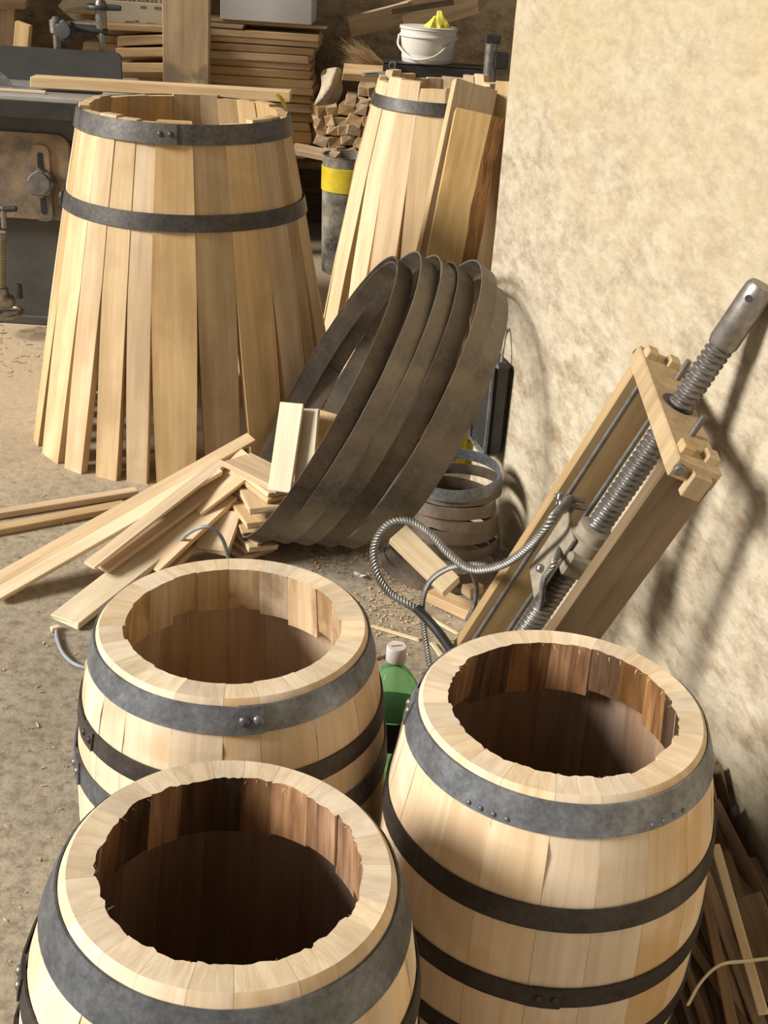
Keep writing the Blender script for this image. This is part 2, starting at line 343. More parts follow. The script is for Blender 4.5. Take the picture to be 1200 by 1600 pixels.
def tube(name, pts, r, mat, parent=None, n=10, lobes=0, twist=0.0, seg=12, ribbon=None):
    path = smooth_path(pts, seg); V = []; F = []
    t0 = (path[1] - path[0]).normalized(); nrm = t0.orthogonal().normalized(); s = 0; gc = []
    for i, p in enumerate(path):
        t = (path[min(i + 1, len(path) - 1)] - path[max(i - 1, 0)]).normalized()
        nrm = (nrm - t * nrm.dot(t)).normalized(); bi = t.cross(nrm)
        if i: s += (p - path[i - 1]).length
        for k in range(n):
            a = 2 * math.pi * k / n
            rr = r * (1 + (0.2 * math.cos(lobes * a) if lobes else 0))
            b2 = a + twist * s
            if ribbon: off = nrm * (math.cos(b2) * ribbon[0]) + bi * (math.sin(b2) * ribbon[1])
            else: off = (nrm * math.cos(b2) + bi * math.sin(b2)) * rr
            V.append(p + off); gc.append((s, math.cos(a) * r, math.sin(a) * r))
    for i in range(len(path) - 1):
        for k in range(n):
            k2 = (k + 1) % n; F.append((i * n + k, i * n + k2, (i + 1) * n + k2, (i + 1) * n + k))
    F.append(tuple(range(n))[::-1]); F.append(tuple((len(path) - 1) * n + k for k in range(n)))
    return obj(name, V, F, mat, parent, gc=gc, smooth=60)

def hoop_strip(name, rows, th, a0, mat, parent=None, mat4=None, n=72, overlap=0.16, wob=0.0):
    """riveted band; rows = [(z, r inner)...], the end laps over the start"""
    tot = 2 * math.pi + overlap; N = n + 4; nr = len(rows); V = []; F = []
    for i in range(N + 1):
        a = tot * i / N
        lift = 0.0
        if a > 2 * math.pi - 0.12: lift = th * 1.05 * min(1, (a - 2 * math.pi + 0.12) / 0.12)
        w = wob * math.sin(2 * a + 1.0) + wob * .6 * math.sin(3 * a)
        ang = a0 + a
        for z, r in rows: V.append(((r + lift + w) * math.cos(ang), (r + lift + w) * math.sin(ang), z))
        for z, r in reversed(rows): V.append(((r + lift + w + th) * math.cos(ang), (r + lift + w + th) * math.sin(ang), z))
    m = 2 * nr
    for i in range(N):
        for k in range(m):
            k2 = (k + 1) % m; F.append((i * m + k2, i * m + k, (i + 1) * m + k, (i + 1) * m + k2))
    F.append(tuple(range(m))); F.append(tuple(N * m + k for k in range(m))[::-1])
    return obj(name, V, F, mat, parent, mat4, smooth=40)
RIVET = None
def rivet(parent, p, nrm, size=1.0, mat='steel'):
    global RIVET
    key = 'rivet_' + mat
    if key not in bpy.data.meshes:
        o = lathe('rivet', [(0.0068, -0.001), (0.0066, 0.0012), (0.0048, 0.0034), (0.002, 0.0044)], mat, parent, n=10)
        o.data.name = key
    else:
        o = bpy.data.objects.new('rivet', bpy.data.meshes[key]); COL.objects.link(o); o.parent = parent
    o.matrix_local = axis_frame(p, nrm) @ Matrix.Scale(size, 4)
    return o
def rivets_on(h, a, r0, z0, r1, z1, th, k=2, size=1.0, mat='steel', da=0.045):
    """rivets on the lap of a hoop at angle a"""
    sl = math.atan2(r0 - r1, z1 - z0)
    for i in range(k):
        f = 0.5 if k <= 2 else (i + .5) / k
        aa = a + (i - (k - 1) / 2) * da * 2
        r = r0 + (r1 - r0) * f + th * 2.0; z = z0 + (z1 - z0) * f
        d = Vector((math.cos(aa) * math.cos(sl), math.sin(aa) * math.cos(sl), math.sin(sl)))
        rivet(h, (r * math.cos(aa), r * math.sin(aa), z), d, size, mat)

# ------------------------------------------------------------------ the setting
tag(obj('floor', [(-5, -2.5, 0), (4, -2.5, 0), (4, 7.6, 0), (-5, 7.6, 0), (-5, -2.5, -.2), (4, -2.5, -.2), (4, 7.6, -.2), (-5, 7.6, -.2)],
        [(0, 1, 2, 3), (7, 6, 5, 4), (0, 4, 5, 1), (1, 5, 6, 2), (2, 6, 7, 3), (3, 7, 4, 0)], 'floor'), 'worn grey brown concrete floor dusted with sawdust', 'floor', kind='structure')
# right wall: a partition that ends at y = 3.5
WD = Vector((0.273, -1, 0)).normalized(); WN = Vector((-1, -0.273, 0)).normalized()
w0 = Vector((wall_x(3.5), 3.5, 0)); w1 = Vector((wall_x(-2.4), -2.4, 0)); bk = -WN * 0.22
Vw = []; NX, NZ = 40, 20
rw = random.Random(3)
for i in range(NX + 1):
    for k in range(NZ + 1):
        p = w0.lerp(w1, i / NX) + Vector((0, 0, 2.9 * k / NZ)); j = 0.003 * math.sin(i * .6 + k * .5) * math.sin(k * .5)
        Vw.append(p + WN * (j + rw.uniform(-.0006, .0006)))
Fw = [(i * (NZ + 1) + k, i * (NZ + 1) + k + 1, (i + 1) * (NZ + 1) + k + 1, (i + 1) * (NZ + 1) + k) for i in range(NX) for k in range(NZ)]
nb = len(Vw); Vw += [w0 + bk, w0 + bk + Vector((0, 0, 2.9)), w1 + bk + Vector((0, 0, 2.9)), w1 + bk]
Fw += [(nb, nb + 3, nb + 2, nb + 1), tuple(range(NZ, -1, -1)) + (nb, nb + 1), tuple(NX * (NZ + 1) + k for k in range(NZ + 1)) + (nb + 2, nb + 3)]
tag(obj('wall_right', Vw, Fw, 'plaster', smooth=50), 'cream plaster wall with brown scuffs on the right', 'wall', kind='structure')
tag(boxpart('shade_wall_left', (-3.4, 5.8, 0), (-3.2, 7.6, 3.0), 'plaster_back', ch=0.001), 'unseen plaster wall added at the left to shade the back corner', 'wall', kind='structure')  # out of view, added to block the sun from the back wall
tag(boxpart('ceiling', (-1.2, -2.5, 3.0), (4, 7.6, 3.12), 'plaster_back', ch=0.001), 'unseen plaster ceiling added to dim the daylight from above', 'ceiling', kind='structure')  # out of view, added to darken the back; stops short to admit the sun
tag(boxpart('wall_back', (-5, 7.4, 0), (4, 7.6, 2.9), 'plaster_back', ch=0.001), 'shadowed tan plaster wall behind the lumber', 'wall', kind='structure')

# ------------------------------------------------------------------ barrels
def barrel(name, loc, H, R, Rb, n, hoops, label, seed, inner='toast', deep='inner', ragged=0.004, lean=(0, 0), expo=2.3, stain_mat='barrel'):
    rnd = random.Random(seed)
    m4 = Matrix.Translation(loc) @ Matrix.Rotation(lean[0], 4, 'Y') @ Matrix.Rotation(lean[1], 4, 'X')
    root = empty(name, mat4=m4); tag(root, label, 'barrel', 'wooden barrels')
    def ro(z): return Rb - (Rb - R) * abs((z - H / 2) / (H / 2)) ** expo
    fr = [rnd.uniform(0.75, 1.25) for _ in range(n)]; tot = sum(fr); ang = rnd.uniform(0, 1)
    TH, DEEP = 0.041 * R / .21, 0.088
    zs = [H, H - .006, H - .03, H - .06, H - DEEP, H - DEEP - .003] + [H * k for k in (.78, .68, .58, .48, .38, .28, .18, .08)] + [.006, 0]
    SUB = 6
    for i in range(n):
        da = 2 * math.pi * fr[i] / tot; g = 0.0002 / R
        step = rnd.uniform(-.0025, .0025); rad = rnd.uniform(-.0003, .0003); lip = rnd.uniform(-.012, .012)
        V = []; gc = []; F = []; mi = []; m = 2 * (SUB + 1)
        for j, z in enumerate(zs):
            zz = z
            if 4 <= j <= 5: zz = z + lip
            for s in range(SUB + 1):
                a = ang + g + (da - 2 * g) * s / SUB
                r = ro(z) + rad - (0.003 if j == 0 or j == len(zs) - 1 else 0)
                V.append((r * math.cos(a), r * math.sin(a), zz)); gc.append((z, a * R, 0))
            for s in range(SUB, -1, -1):
                a = ang + g + (da - 2 * g) * s / SUB
                if j <= 4: r = R - TH + 0.012 * (H - z) / DEEP * .6 + step
                else: r = ro(z) - 0.026
                if j == 0: r += rnd.uniform(-1, 1) * ragged * .6
                V.append((r * math.cos(a), r * math.sin(a), zz)); gc.append((z, a * R, .04))
        for j in range(len(zs) - 1):
            for k in range(m):
                k2 = (k + 1) % m
                F.append((j * m + k, (j + 1) * m + k, (j + 1) * m + k2, j * m + k2))
                innerf = SUB < k < m - 1
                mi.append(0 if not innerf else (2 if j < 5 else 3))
        for s in range(SUB):
            F.append((s, s + 1, m - 2 - s, m - 1 - s)); mi.append(1)
            b0 = (len(zs) - 1) * m; F.append((b0 + s + 1, b0 + s, b0 + m - 1 - s, b0 + m - 2 - s)); mi.append(1)
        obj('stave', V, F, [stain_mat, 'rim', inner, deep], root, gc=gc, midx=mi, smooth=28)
        ang += da
    # bottom head, in boards
    hr = ro(.05) - .022; nbd = 5
    for k in range(nbd):
        x0 = -hr + 2 * hr * k / nbd; x1 = x0 + 2 * hr / nbd - .0015; P2 = []
        xs = [x0 + (x1 - x0) * q / 6 for q in range(7)]
        up_ = [(x, math.sqrt(max(0, hr * hr - x * x))) for x in xs]; dn = [(x, -y) for x, y in reversed(up_)]
        ring = up_ + dn; q = len(ring)
        V = [(x, y, .065) for x, y in ring] + [(x, y, .045) for x, y in ring]
        F = [tuple(range(q))[::-1], tuple(range(q, 2 * q))] + [(i, (i + 1) % q, q + (i + 1) % q, q + i) for i in range(q)]
        obj('head_board', V, F, deep, root, gc=[(y, x, z) for x, y, z in V])
    for (z0, z1, a0, mat, nriv, rs, rmat) in hoops:
        th = .0028
        rows = [(z0 + (z1 - z0) * k / 3, ro(z0 + (z1 - z0) * k / 3) + .0012) for k in range(4)]
        h = hoop_strip('hoop', rows, th, a0, mat, root)
        if nriv: rivets_on(h, a0 + .08, rows[0][1], z0, rows[-1][1], z1, th, nriv, rs, rmat)
    # stray fibres on the sawn inner edge
    if ragged > .002:
        V = []; F = []
        for k in range(70):
            a = rnd.uniform(0, 2 * math.pi); r = R - TH + .003; ln = rnd.uniform(.002, .007) * (2.5 if rnd.random() < .08 else 1); da = rnd.uniform(-.05, .05); z = H - rnd.uniform(.001, .004); w = .0007
            c, s = math.cos(a), math.sin(a); e = Vector(((r - ln) * math.cos(a + da), (r - ln) * math.sin(a + da), z + rnd.uniform(-.01, .004)))
            b = len(V); tg = Vector((-s, c, 0)) * w
            V += [Vector((r * c, r * s, z)) + tg, Vector((r * c, r * s, z)) - tg, Vector((r * c, r * s, z - .0012)), e]
            F += [(b, b + 1, b + 3), (b + 1, b + 2, b + 3), (b + 2, b, b + 3)]
        tag(obj('splinters', V, F, 'rim', root), kind='stuff')
    return root
D2 = math.radians
# seam angles: 0 = +x, -90 deg = towards the camera
barrel('barrel', (-0.225, 1.591, 0), .66, .21, .2545, 20,
       [(.612, .652, D2(-80), 'hoop_blue', 2, 1.25, 'hoop_blue'), (.512, .543, D2(-150), 'hoop_dark', 2, .9, 'hoop_dark'), (.420, .462, D2(-160), 'hoop_blue', 2, 1.0, 'steel'),
        (.215, .25, D2(30), 'hoop_dark', 0, 1, 'steel'), (.115, .148, D2(60), 'hoop_dark', 0, 1, 'steel'), (.008, .048, D2(120), 'hoop_blue', 0, 1, 'steel')],
       'open barrel with pale clean inside, farthest of the three', 11, 'toast_light', 'inner_light', .0012)
barrel('barrel', (-0.181, 1.052, 0), .668, .19, .247, 21,
       [(.603, .655, D2(100), 'hoop_blue', 2, 1.1, 'hoop_blue'), (.500, .535, D2(-170), 'hoop_dark', 2, 1, 'steel'), (.395, .43, D2(-170), 'hoop_dark', 0, 1, 'steel'),
        (.215, .25, D2(30), 'hoop_dark', 0, 1, 'steel'), (.115, .148, D2(60), 'hoop_dark', 0, 1, 'steel'), (.008, .055, D2(120), 'hoop_blue', 0, 1, 'steel')],
       'open barrel with dark toasted inside and ragged rim, nearest the camera', 12, lean=(D2(2.6), 0), expo=2.6)
rb = barrel('barrel', (0.275, 1.424, 0), .66, .2045, .2505, 19,
       [(.609, .652, D2(172), 'hoop_blue', 2, 1.0, 'steel'), (.468, .505, D2(10), 'hoop_dark', 2, .9, 'hoop_dark'), (.334, .368, D2(-97), 'hoop_dark', 2, .9, 'hoop_dark'),
        (.215, .25, D2(30), 'hoop_dark', 0, 1, 'steel'), (.115, .148, D2(60), 'hoop_dark', 0, 1, 'steel'), (.008, .05, D2(120), 'hoop_blue', 0, 1, 'steel')],
       'open barrel with dark streaked inside at the right, beside the green bottle', 13, expo=2.7)
# small hammer dents along the head hoop of the right barrel
hh = [c for c in rb.children if c.name.startswith('hoop')][0]
for base in (D2(-128), D2(-62)):
    for k in range(4):
        a = base + k * .085; r = .2193 + .0042
        rivet(hh, (r * math.cos(a), r * math.sin(a), .616), (math.cos(a), math.sin(a), .35), .55, 'hoop_blue')

# ------------------------------------------------------------------ stave raises (open cones of staves held by hoops)
def raise_(name, loc, n, knots, label, hoops, mat, seed, thick=.03, topjit=.007, gapk=1.0):
    """knots: [(z, r outer)] from top to floor"""
    rnd = random.Random(seed); root = empty(name, loc); tag(root, label, 'barrel raise', 'unfinished barrels of loose staves')
    zk = [k[0] for k in knots][::-1]; rk = [k[1] for k in knots][::-1]
    R_ = lambda z: float(np.interp(z, zk, rk))
    zt = knots[0][0]; zref = hoops[-1][0] * .74; rref = R_(zref)
    fr = [rnd.uniform(.7, 1.3) for _ in range(n)]; tot = sum(fr); ang = rnd.uniform(0, .4)
    for i in range(n):
        da = 2 * math.pi * fr[i] / tot; am = ang + da / 2; ang += da
        c, s = math.cos(am), math.sin(am); er = Vector((c, s, 0)); et = Vector((-s, c, 0))
        zt_i = zt + rnd.uniform(-topjit, topjit); sw = rnd.uniform(-.012, .012) * gapk; ro_ = rnd.uniform(-.002, .002); out = rnd.uniform(-.012, .012)
        rows = [zt_i, hoops[-1][0], zref, zref * .75, zref * .5, zref * .25, 0.0]; V = []; gc = []; F = []
        for z in rows:
            r = R_(min(z, zt)) + ro_
            if z < zref: r += out * (1 - z / zref)
            half = math.tan(da / 2) * (r if z >= zref else rref * (1 + .045 * math.sin(math.pi * (1 - z / zref)) - .12 * (1 - z / zref)))
            half -= .0006
            sh = sw * (1 - z / zref) if z < zref else 0
            for (d, e, hw) in ((0, -1, half), (0.0015, 0, half), (0, 1, half), (-thick, 1, half * (1 - thick / r)), (-thick, -1, half * (1 - thick / r))):
                p = er * (r + d) + et * (e * hw + sh) + Vector((0, 0, z)); V.append(p); gc.append((z, e * hw, d))
        m = 5
        for j in range(len(rows) - 1):
            for k in range(m):
                k2 = (k + 1) % m; F.append((j * m + k, (j + 1) * m + k, (j + 1) * m + k2, j * m + k2))
        F.append((0, 1, 2, 3, 4)); b = (len(rows) - 1) * m; F.append((b + 4, b + 3, b + 2, b + 1, b))
        obj('stave', V, F, mat, root, gc=gc, smooth=15)
    for (zc, wd, a0, hm) in hoops:
        rows = [(zc - wd / 2, R_(zc - wd / 2) + .006), (zc, R_(zc) + .006), (zc + wd / 2, R_(zc + wd / 2) + .006)]
        h = hoop_strip('hoop', rows, .004, a0, hm, root, overlap=.2)
        rivets_on(h, a0 + .1, rows[0][1], zc - wd / 2, rows[-1][1], zc + wd / 2, .004, 2, 1.3, hm)
    return root
raise_('barrel_raise', (-0.725, 3.979, 0), 26, [(1.098, .329), (1.068, .336), (.816, .389), (.40, .470), (0, .541)],
       'large cone of upright tan staves held by two dark iron hoops', [(1.068, .058, D2(-95), 'hoop_skirt'), (.816, .05, D2(-171), 'hoop_skirt')], 'stave', 21)
raise_('barrel_raise', (0.115, 4.98, 0), 19, [(1.125, .245), (1.05, .262), (.80, .318), (.4, .385), (0, .44)],
       'narrower cone of pale staves with one visible hoop, behind the sawn slabs by the wall', [(1.05, .045, D2(60), 'hoop_skirt'), (.86, .04, D2(90), 'hoop_skirt')][:1], 'stave2', 22, topjit=.02)

# ------------------------------------------------------------------ sawn slabs leaning beside the second raise
def slab(name, label, top, bot, w, t, facing, seed, bark=True):
    rnd = random.Random(seed); top, bot = Vector(top), Vector(bot); x = (top - bot).normalized(); z = Vector(facing); z = (z - x * z.dot(x)).normalized(); y = z.cross(x)
    ln = (top - bot).length; N = 14; V = []; F = []; mi = []
    root = empty(name, mat4=frame(bot, x, y, z)); tag(root, label, 'slab', 'rough sawn slabs leaning by the wall')
    ww = [w * (1 + rnd.uniform(-.04, .04)) for _ in range(N + 1)]
    def strip(a, b_, t0, t1, mat, nm):
        V = []; F = []
        for i in range(N + 1):
            xx = ln * i / N; e = ww[i]
            ya = a if not callable(a) else a(i); yb = b_ if not callable(b_) else b_(i)
            V += [(xx, ya, t / 2), (xx, yb, t / 2 + t1), (xx, yb, -t / 2 + t0), (xx, ya, -t / 2)]
        for i in range(N):
            for k in range(4): F.append((i * 4 + k, i * 4 + (k + 1) % 4, (i + 1) * 4 + (k + 1) % 4, (i + 1) * 4 + k))
        F.append((3, 2, 1, 0)); F.append(tuple(N * 4 + k for k in range(4)))
        F = [f[::-1] for f in F]
        return obj(nm, V, F, mat, root)
    if bark:
        edge = [-w / 2 + .05 + rnd.uniform(-.006, .006) for _ in range(N + 1)]
        strip(lambda i: w / 2, lambda i: edge[i], 0, 0, 'slab', 'plank_body')
        strip(lambda i: edge[i], lambda i: -w / 2 - rnd.uniform(-.008, .008), .022, -.006, 'bark', 'bark_edge')
    else:
        strip(lambda i: w / 2, lambda i: -w / 2 + rnd.uniform(-.003, .003), 0, 0, 'slab', 'plank_body')
    return root
def to_floor(a, b_):
    return a + (b_ - a) * (a.z / (a.z - b_.z))
for (ta, tb_, w, t, fac, sd_, bk_, lb) in [
        ((742, 134, 4.64), (682, 415, 4.40), .165, .05, (.30, -1, .2), 1, False, 'orange brown sawn slab with its bright narrow edge turned left, against the pale raise'),
        ((748, 180, 4.50), (702, 413, 4.26), .175, .06, (.05, -1, .2), 2, True, 'sawn slab with a dark brown bark edge, leaning in front of the others'),
        ((791, 128, 4.68), (762, 425, 4.52), .075, .03, (-.2, -1, .2), 3, False, 'narrow tan slab wedged between the bark edged slab and the wall end')]:
    A_, B_ = at(*ta), at(*tb_)
    slab('sawn_slab', lb, A_, to_floor(A_, B_), w, t, fac, sd_, bk_)

# ------------------------------------------------------------------ big hoops leaning on the wall
def lean_hoop(bx, by, tilt, r, width, label, mat, seed, az=3.20, th=.005):
    """bx, by = where the band touches the floor"""
    rnd = random.Random(seed)
    h_ = Vector((math.cos(az), math.sin(az), 0))
    n = h_ * math.cos(tilt) + Vector((0, 0, math.sin(tilt))); u = (Vector((0, 0, 1)) - n * n.z).normalized(); v = n.cross(u)
    c = Vector((bx, by, (width / 2) * math.sin(tilt) + .003)) + u * (r + th + .004)
    rows = [(-width / 2, r - .004), (0, r), (width / 2, r + .004)]
    a0 = rnd.uniform(1.5, 4.7) if seed != 33 else -.25
    h = hoop_strip('iron_hoop', rows, th, a0, mat, None, frame(c, u, v, n), n=90, overlap=.22, wob=.003)
    tag(h, label, 'hoop', 'large iron hoops leaning against the wall')
    rivets_on(h, a0 + .11, rows[0][1], -width / 2, rows[-1][1], width / 2, th, 2, 1.5, mat, .03)
    return h
lean_hoop(-0.415, 3.195, 0.490, 0.45, 0.052, 'leftmost of the large leaning iron hoops, its dark inside facing out', 'hoop_rust', 31)
lean_hoop(-0.409, 3.195, 0.490, 0.441, 0.05, 'slightly smaller iron hoop nested inside the leftmost leaning hoop', 'hoop_rust', 39)
lean_hoop(-0.348, 3.199, 0.480, 0.456, 0.056, 'second large leaning iron hoop from the left', 'hoop_dusty', 32)
lean_hoop(-0.281, 3.202, 0.470, 0.448, 0.052, 'third large leaning iron hoop from the left, two rivets near its top', 'hoop_dusty', 33)
lean_hoop(-0.214, 3.206, 0.460, 0.437, 0.056, 'fourth large leaning iron hoop from the left', 'hoop_rust', 34)
lean_hoop(-0.147, 3.209, 0.450, 0.441, 0.052, 'second from last of the large leaning iron hoops', 'hoop_dusty', 35)
lean_hoop(-0.080, 3.213, 0.440, 0.412, 0.056, 'last large leaning iron hoop, nearest the cream wall', 'hoop_dusty', 36)

# ------------------------------------------------------------------ nest of small hoops on the floor
rs = random.Random(5); z = .004
specs = [(.165, .034, 'bottom'), (.158, .036, 'second from the bottom'), (.134, .034, 'third from the bottom'), (.132, .036, 'fourth from the bottom'),
         (.128, .034, 'fourth from the top'), (.126, .034, 'third from the top'), (.124, .034, 'second from the top'), (.121, .036, 'topmost')]
for i, (r, wd, nm) in enumerate(specs):
    tx, ty = (rs.uniform(-.10, .10), rs.uniform(-.10, .10)) if i else (0, 0)
    if i == 7: tx, ty = .10, -.04
    zc = z + wd / 2 + (.006 if i else 0)
    ox, oy = (-.022, -.045) if i < 2 else (0, 0)
    m4 = Matrix.Translation((.192 + ox + rs.uniform(-.010, .010), 3.075 + oy + rs.uniform(-.010, .010), zc)) @ Matrix.Rotation(tx, 4, 'X') @ Matrix.Rotation(ty, 4, 'Y')
    h = hoop_strip('small_hoop', [(-wd / 2, r + .004), (0, r + .002), (wd / 2, r)], .003, rs.uniform(0, 6.28), 'hoop_blue' if i == 7 else 'hoop_rust', None, m4, overlap=.3, wob=.002)
    tag(h, nm + ' of the small iron hoops stacked on the floor by the wall', 'hoop', 'small iron hoops stacked on the floor')
    z += wd + .001

# ------------------------------------------------------------------ screw press leaning on the wall
PT = Vector((0.492, 2.307, 0.927)); PL = Vector((0.35494, -0.14342, 0.92382)).normalized(); PD = Vector((0.03216, -0.98571, -0.16538)).normalized(); PW = PL.cross(PD).normalized()
if PW.x < 0: PW = -PW
S_, Wp, Wb = .406, .090, .098
# local frame: x = far->near, y = across the boards (away from the light), z = up the beams; origin = far lit corner of the top plate
LEN = 0.97
pm = frame(PT, PD, PW, PL)
if pm.to_3x3().determinant() < 0: pass
press = empty('screw_press', mat4=Matrix.Translation(PT - PL * LEN))
tag(press, 'wooden frame press with a long steel screw, leaning on the cream wall', 'press')
inv = press.matrix_world.inverted()
def pp(a, b_, c_): return inv @ (PT + PD * a + PW * b_ + PL * c_)
def pbox(name, a0, a1, b0, b1, c0, c1, mat, ch=.003, parent=None):
    o0 = pp((a0 + a1) / 2, (b0 + b1) / 2, (c0 + c1) / 2)
    V, F = cbox(c1 - c0, a1 - a0, b1 - b0, ch)
    z_ = PL.cross(PD); s = 1
    return obj(name, V, F, mat, parent or press, frame(o0, PL, PD, z_))
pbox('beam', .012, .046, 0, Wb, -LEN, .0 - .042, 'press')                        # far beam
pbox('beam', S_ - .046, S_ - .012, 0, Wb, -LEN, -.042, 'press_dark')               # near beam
pl = pbox('top_plate', -.006, S_ + .006, 0, Wp, -.042, 0, 'press')
for a in (.014, S_ - .044):
    for b0 in (.006, .056):
        pbox('tenon', a, a + .03, b0, b0 + .026, -.05, .016, 'press')
pbox('wedge_block', S_ + .002, S_ + .022, .035, .075, -.062, -.012, 'press')
pbox('bottom_plate', 0, S_, 0, Wp, -LEN - .0, -LEN + .04, 'press')
for a, b_ in ((.085, .070), (S_ - .10, .050)):
    rod('tie_rod', pp(a, b_, -LEN + .03), pp(a, b_, .045), .0065, 'screw', press)
rod('tie_rod', pp(.062, .02, -LEN + .03), pp(.062, .02, -.04), .006, 'screw', press)
for (a, b_, c_) in ((-.004, .012, -.02), (S_ + .004, .012, -.02), (-.0, .012, -LEN + .05)):
    rod('bolt', pp(a - .012, b_, c_), pp(a + .012, b_, c_), .011, 'steel', press, n=8)
# the screw: a helical thread running through plate and nut
def screw_mesh(parent, p0, p1, r, pitch, depth, mat, name='screw'):
    p0, p1 = Vector(p0), Vector(p1); ln = (p1 - p0).length; n = 20; per = 6; rows = int(ln / pitch * per); V = []; F = []
    for i in range(rows + 1):
        zz = ln * i / rows
        for k in range(n):
            a = 2 * math.pi * k / n; ph = (zz / pitch - k / n) % 1.0; tri = abs(ph - .5) * 2
            rr = r - depth * (1 - min(1, max(0, (tri - .15) * 1.7)))
            V.append((rr * math.cos(a), rr * math.sin(a), zz))
    for i in range(rows):
        for k in range(n): F.append((i * n + k, i * n + (k + 1) % n, (i + 1) * n + (k + 1) % n, (i + 1) * n + k))
    F.append(tuple(range(n))[::-1]); F.append(tuple(rows * n + k for k in range(n)))
    return obj(name, V, F, mat, parent, axis_frame(p0, p1 - p0), smooth=35)
SA, SB = S_ * .5, .050
scr = screw_mesh(press, pp(SA, SB, -LEN + .06), pp(SA, SB, .145), .0255, .0135, .005, 'screw')
shank = lathe('shank', [(.025, 0), (.028, .008), (.028, .10), (.027, .122), (.023, .13)], 'steel', press, axis_frame(pp(SA, SB, .14), PL), 24)
lathe('pin_hole', [(.0065, 0), (.0065, .0015)], 'black', press, axis_frame(pp(SA, SB, .245) + (PD * .75 - PW * .66).normalized() * .0272, PD * .75 - PW * .66), 14)
lathe('screw_hole', [(.033, 0), (.033, .0012)], 'black', press, axis_frame(pp(SA - .004, SB - .004, .0), PL), 24)
# casting that rides on the screw
NC = -.37
lathe('nut', [(.03, 0), (.042, .004), (.042, .03), (.036, .034), (.036, .055), (.028, .06)], 'cast', press, axis_frame(pp(SA, SB, NC), PL), 24)
pbox('nut_plate', SA - .075, SA + .03, SB - .045, SB - .036, NC - .14, NC + .03, 'cast', .004)
pbox('nut_plate', SA - .05, SA + .05, SB - .036, SB + .036, NC - .05, NC + .004, 'cast', .006)
lathe('nut_bolt', [(.009, 0), (.009, .012), (.006, .014)], 'steel', press, axis_frame(pp(SA - .01, SB - .045, NC - .09), -PW), 6, smooth=20)
cl = pp(SA - .085, SB - .045, NC + .05)
pbox('cable_clamp', SA - .105, SA - .065, SB - .06, SB - .03, NC + .02, NC + .05, 'steel', .005)
for da in (-.012, .014):
    rod('clamp_bolt', pp(SA - .085 + da, SB - .075, NC + .035), pp(SA - .085 + da, SB - .01, NC + .05), .006, 'steel', press, n=8)
    rod('clamp_nut', pp(SA - .085 + da, SB - .07, NC + .036), pp(SA - .085 + da, SB - .058, NC + .038), .011, 'steel', press, n=6)

# steel cable from the clamp: one large loop over the hoops, tail into a black sleeve
CW = press.matrix_world @ cl
cable_pts = [CW, at(862, 812, 2.16), at(828, 852, 2.2), at(785, 882, 2.26), at(738, 889, 2.33), at(703, 866, 2.4), at(672, 833, 2.47), at(640, 815, 2.52), at(606, 820, 2.54),
             at(585, 852, 2.54), at(588, 893, 2.52), at(608, 925, 2.5), at(635, 942, 2.47), at(655, 955, 2.45)]
cb = empty('steel_cable', (0.1, 2.4, 0)); tag(cb, 'twisted steel cable looping from the press clamp over the small hoops', 'cable')
ci = Matrix.Translation((-0.1, -2.4, 0))
tube('strand', [ci @ p for p in cable_pts], .0085, 'cable', cb, n=18, lobes=6, twist=120, seg=24)
tube('sleeve', [ci @ p for p in (at(650, 950, 2.45), at(668, 968, 2.43), at(688, 992, 2.4), at(715, 1030, 2.36))], .0115, 'black', cb, n=12)
cb2 = tube('steel_cable', [at(760, 884, 2.33), at(735, 882, 2.36), at(700, 888, 2.4), at(672, 908, 2.44), at(660, 940, 2.46), at(662, 980, 2.46), at(668, 1020, 2.44), at(676, 1060, 2.4)], .0062, 'cable', None, n=18, lobes=6, twist=150, seg=24)
tag(cb2, 'thinner grey cable hanging down behind the green bottle cap', 'cable')
cb3 = tube('steel_cable', [at(735, 888, 2.42), at(744, 915, 2.46), at(741, 945, 2.52), at(730, 968, 2.6)], .0055, 'cable', None, n=18, lobes=6, twist=150, seg=24)
tag(cb3, 'short dark cable end dropping beside the lit press beam', 'cable')
cb4 = tube('steel_cable', [CW + Vector((.0, .02, -.10)), at(868, 876, 2.1), at(850, 905, 2.12), at(846, 935, 2.15), at(840, 965, 2.2), at(838, 1010, 2.25)], .006, 'cable', None, n=18, lobes=6, twist=150, seg=24)
tag(cb4, 'grey cable running down between the two press beams', 'cable')

# ------------------------------------------------------------------ green bottle
bl = onz(620, 1012, .405); bl.z = 0; bt = empty('soda_bottle', bl); bt.scale = (1.2, 1.2, 1.2); tag(bt, 'green plastic bottle with white cap and black label', 'bottle')
lathe('body', [(.030, .0), (.044, .006), (.0475, .03), (.0475, .10), (.0465, .105), (.0475, .11), (.0475, .222), (.0455, .245), (.037, .272), (.024, .292), (.0145, .304), (.0135, .318)], 'green', bt, n=40)
lathe('label', [(.0478, .162), (.0482, .163), (.0482, .219), (.0478, .22)], 'label_black', bt, n=40, cap0=False, cap1=False)
def patch(name, r, z0, z1, a0, a1, mat, parent, n=6):
    V = []; F = []
    for i in range(n + 1):
        a = a0 + (a1 - a0) * i / n; V += [(r * math.cos(a), r * math.sin(a), z0), (r * math.cos(a), r * math.sin(a), z1)]
    F = [(2 * i, 2 * i + 2, 2 * i + 3, 2 * i + 1) for i in range(n)]
    return obj(name, V, F, mat, parent)
patch('label_panel', .0486, .178, .198, D2(-62), D2(-25), 'orange', bt)
patch('label_panel', .0486, .165, .212, D2(-165), D2(-140), 'hide', bt)
cp = lathe('cap', [(.0155, .314), (.0165, .316), (.0165, .338), (.0150, .341)], 'cap', bt, n=28)
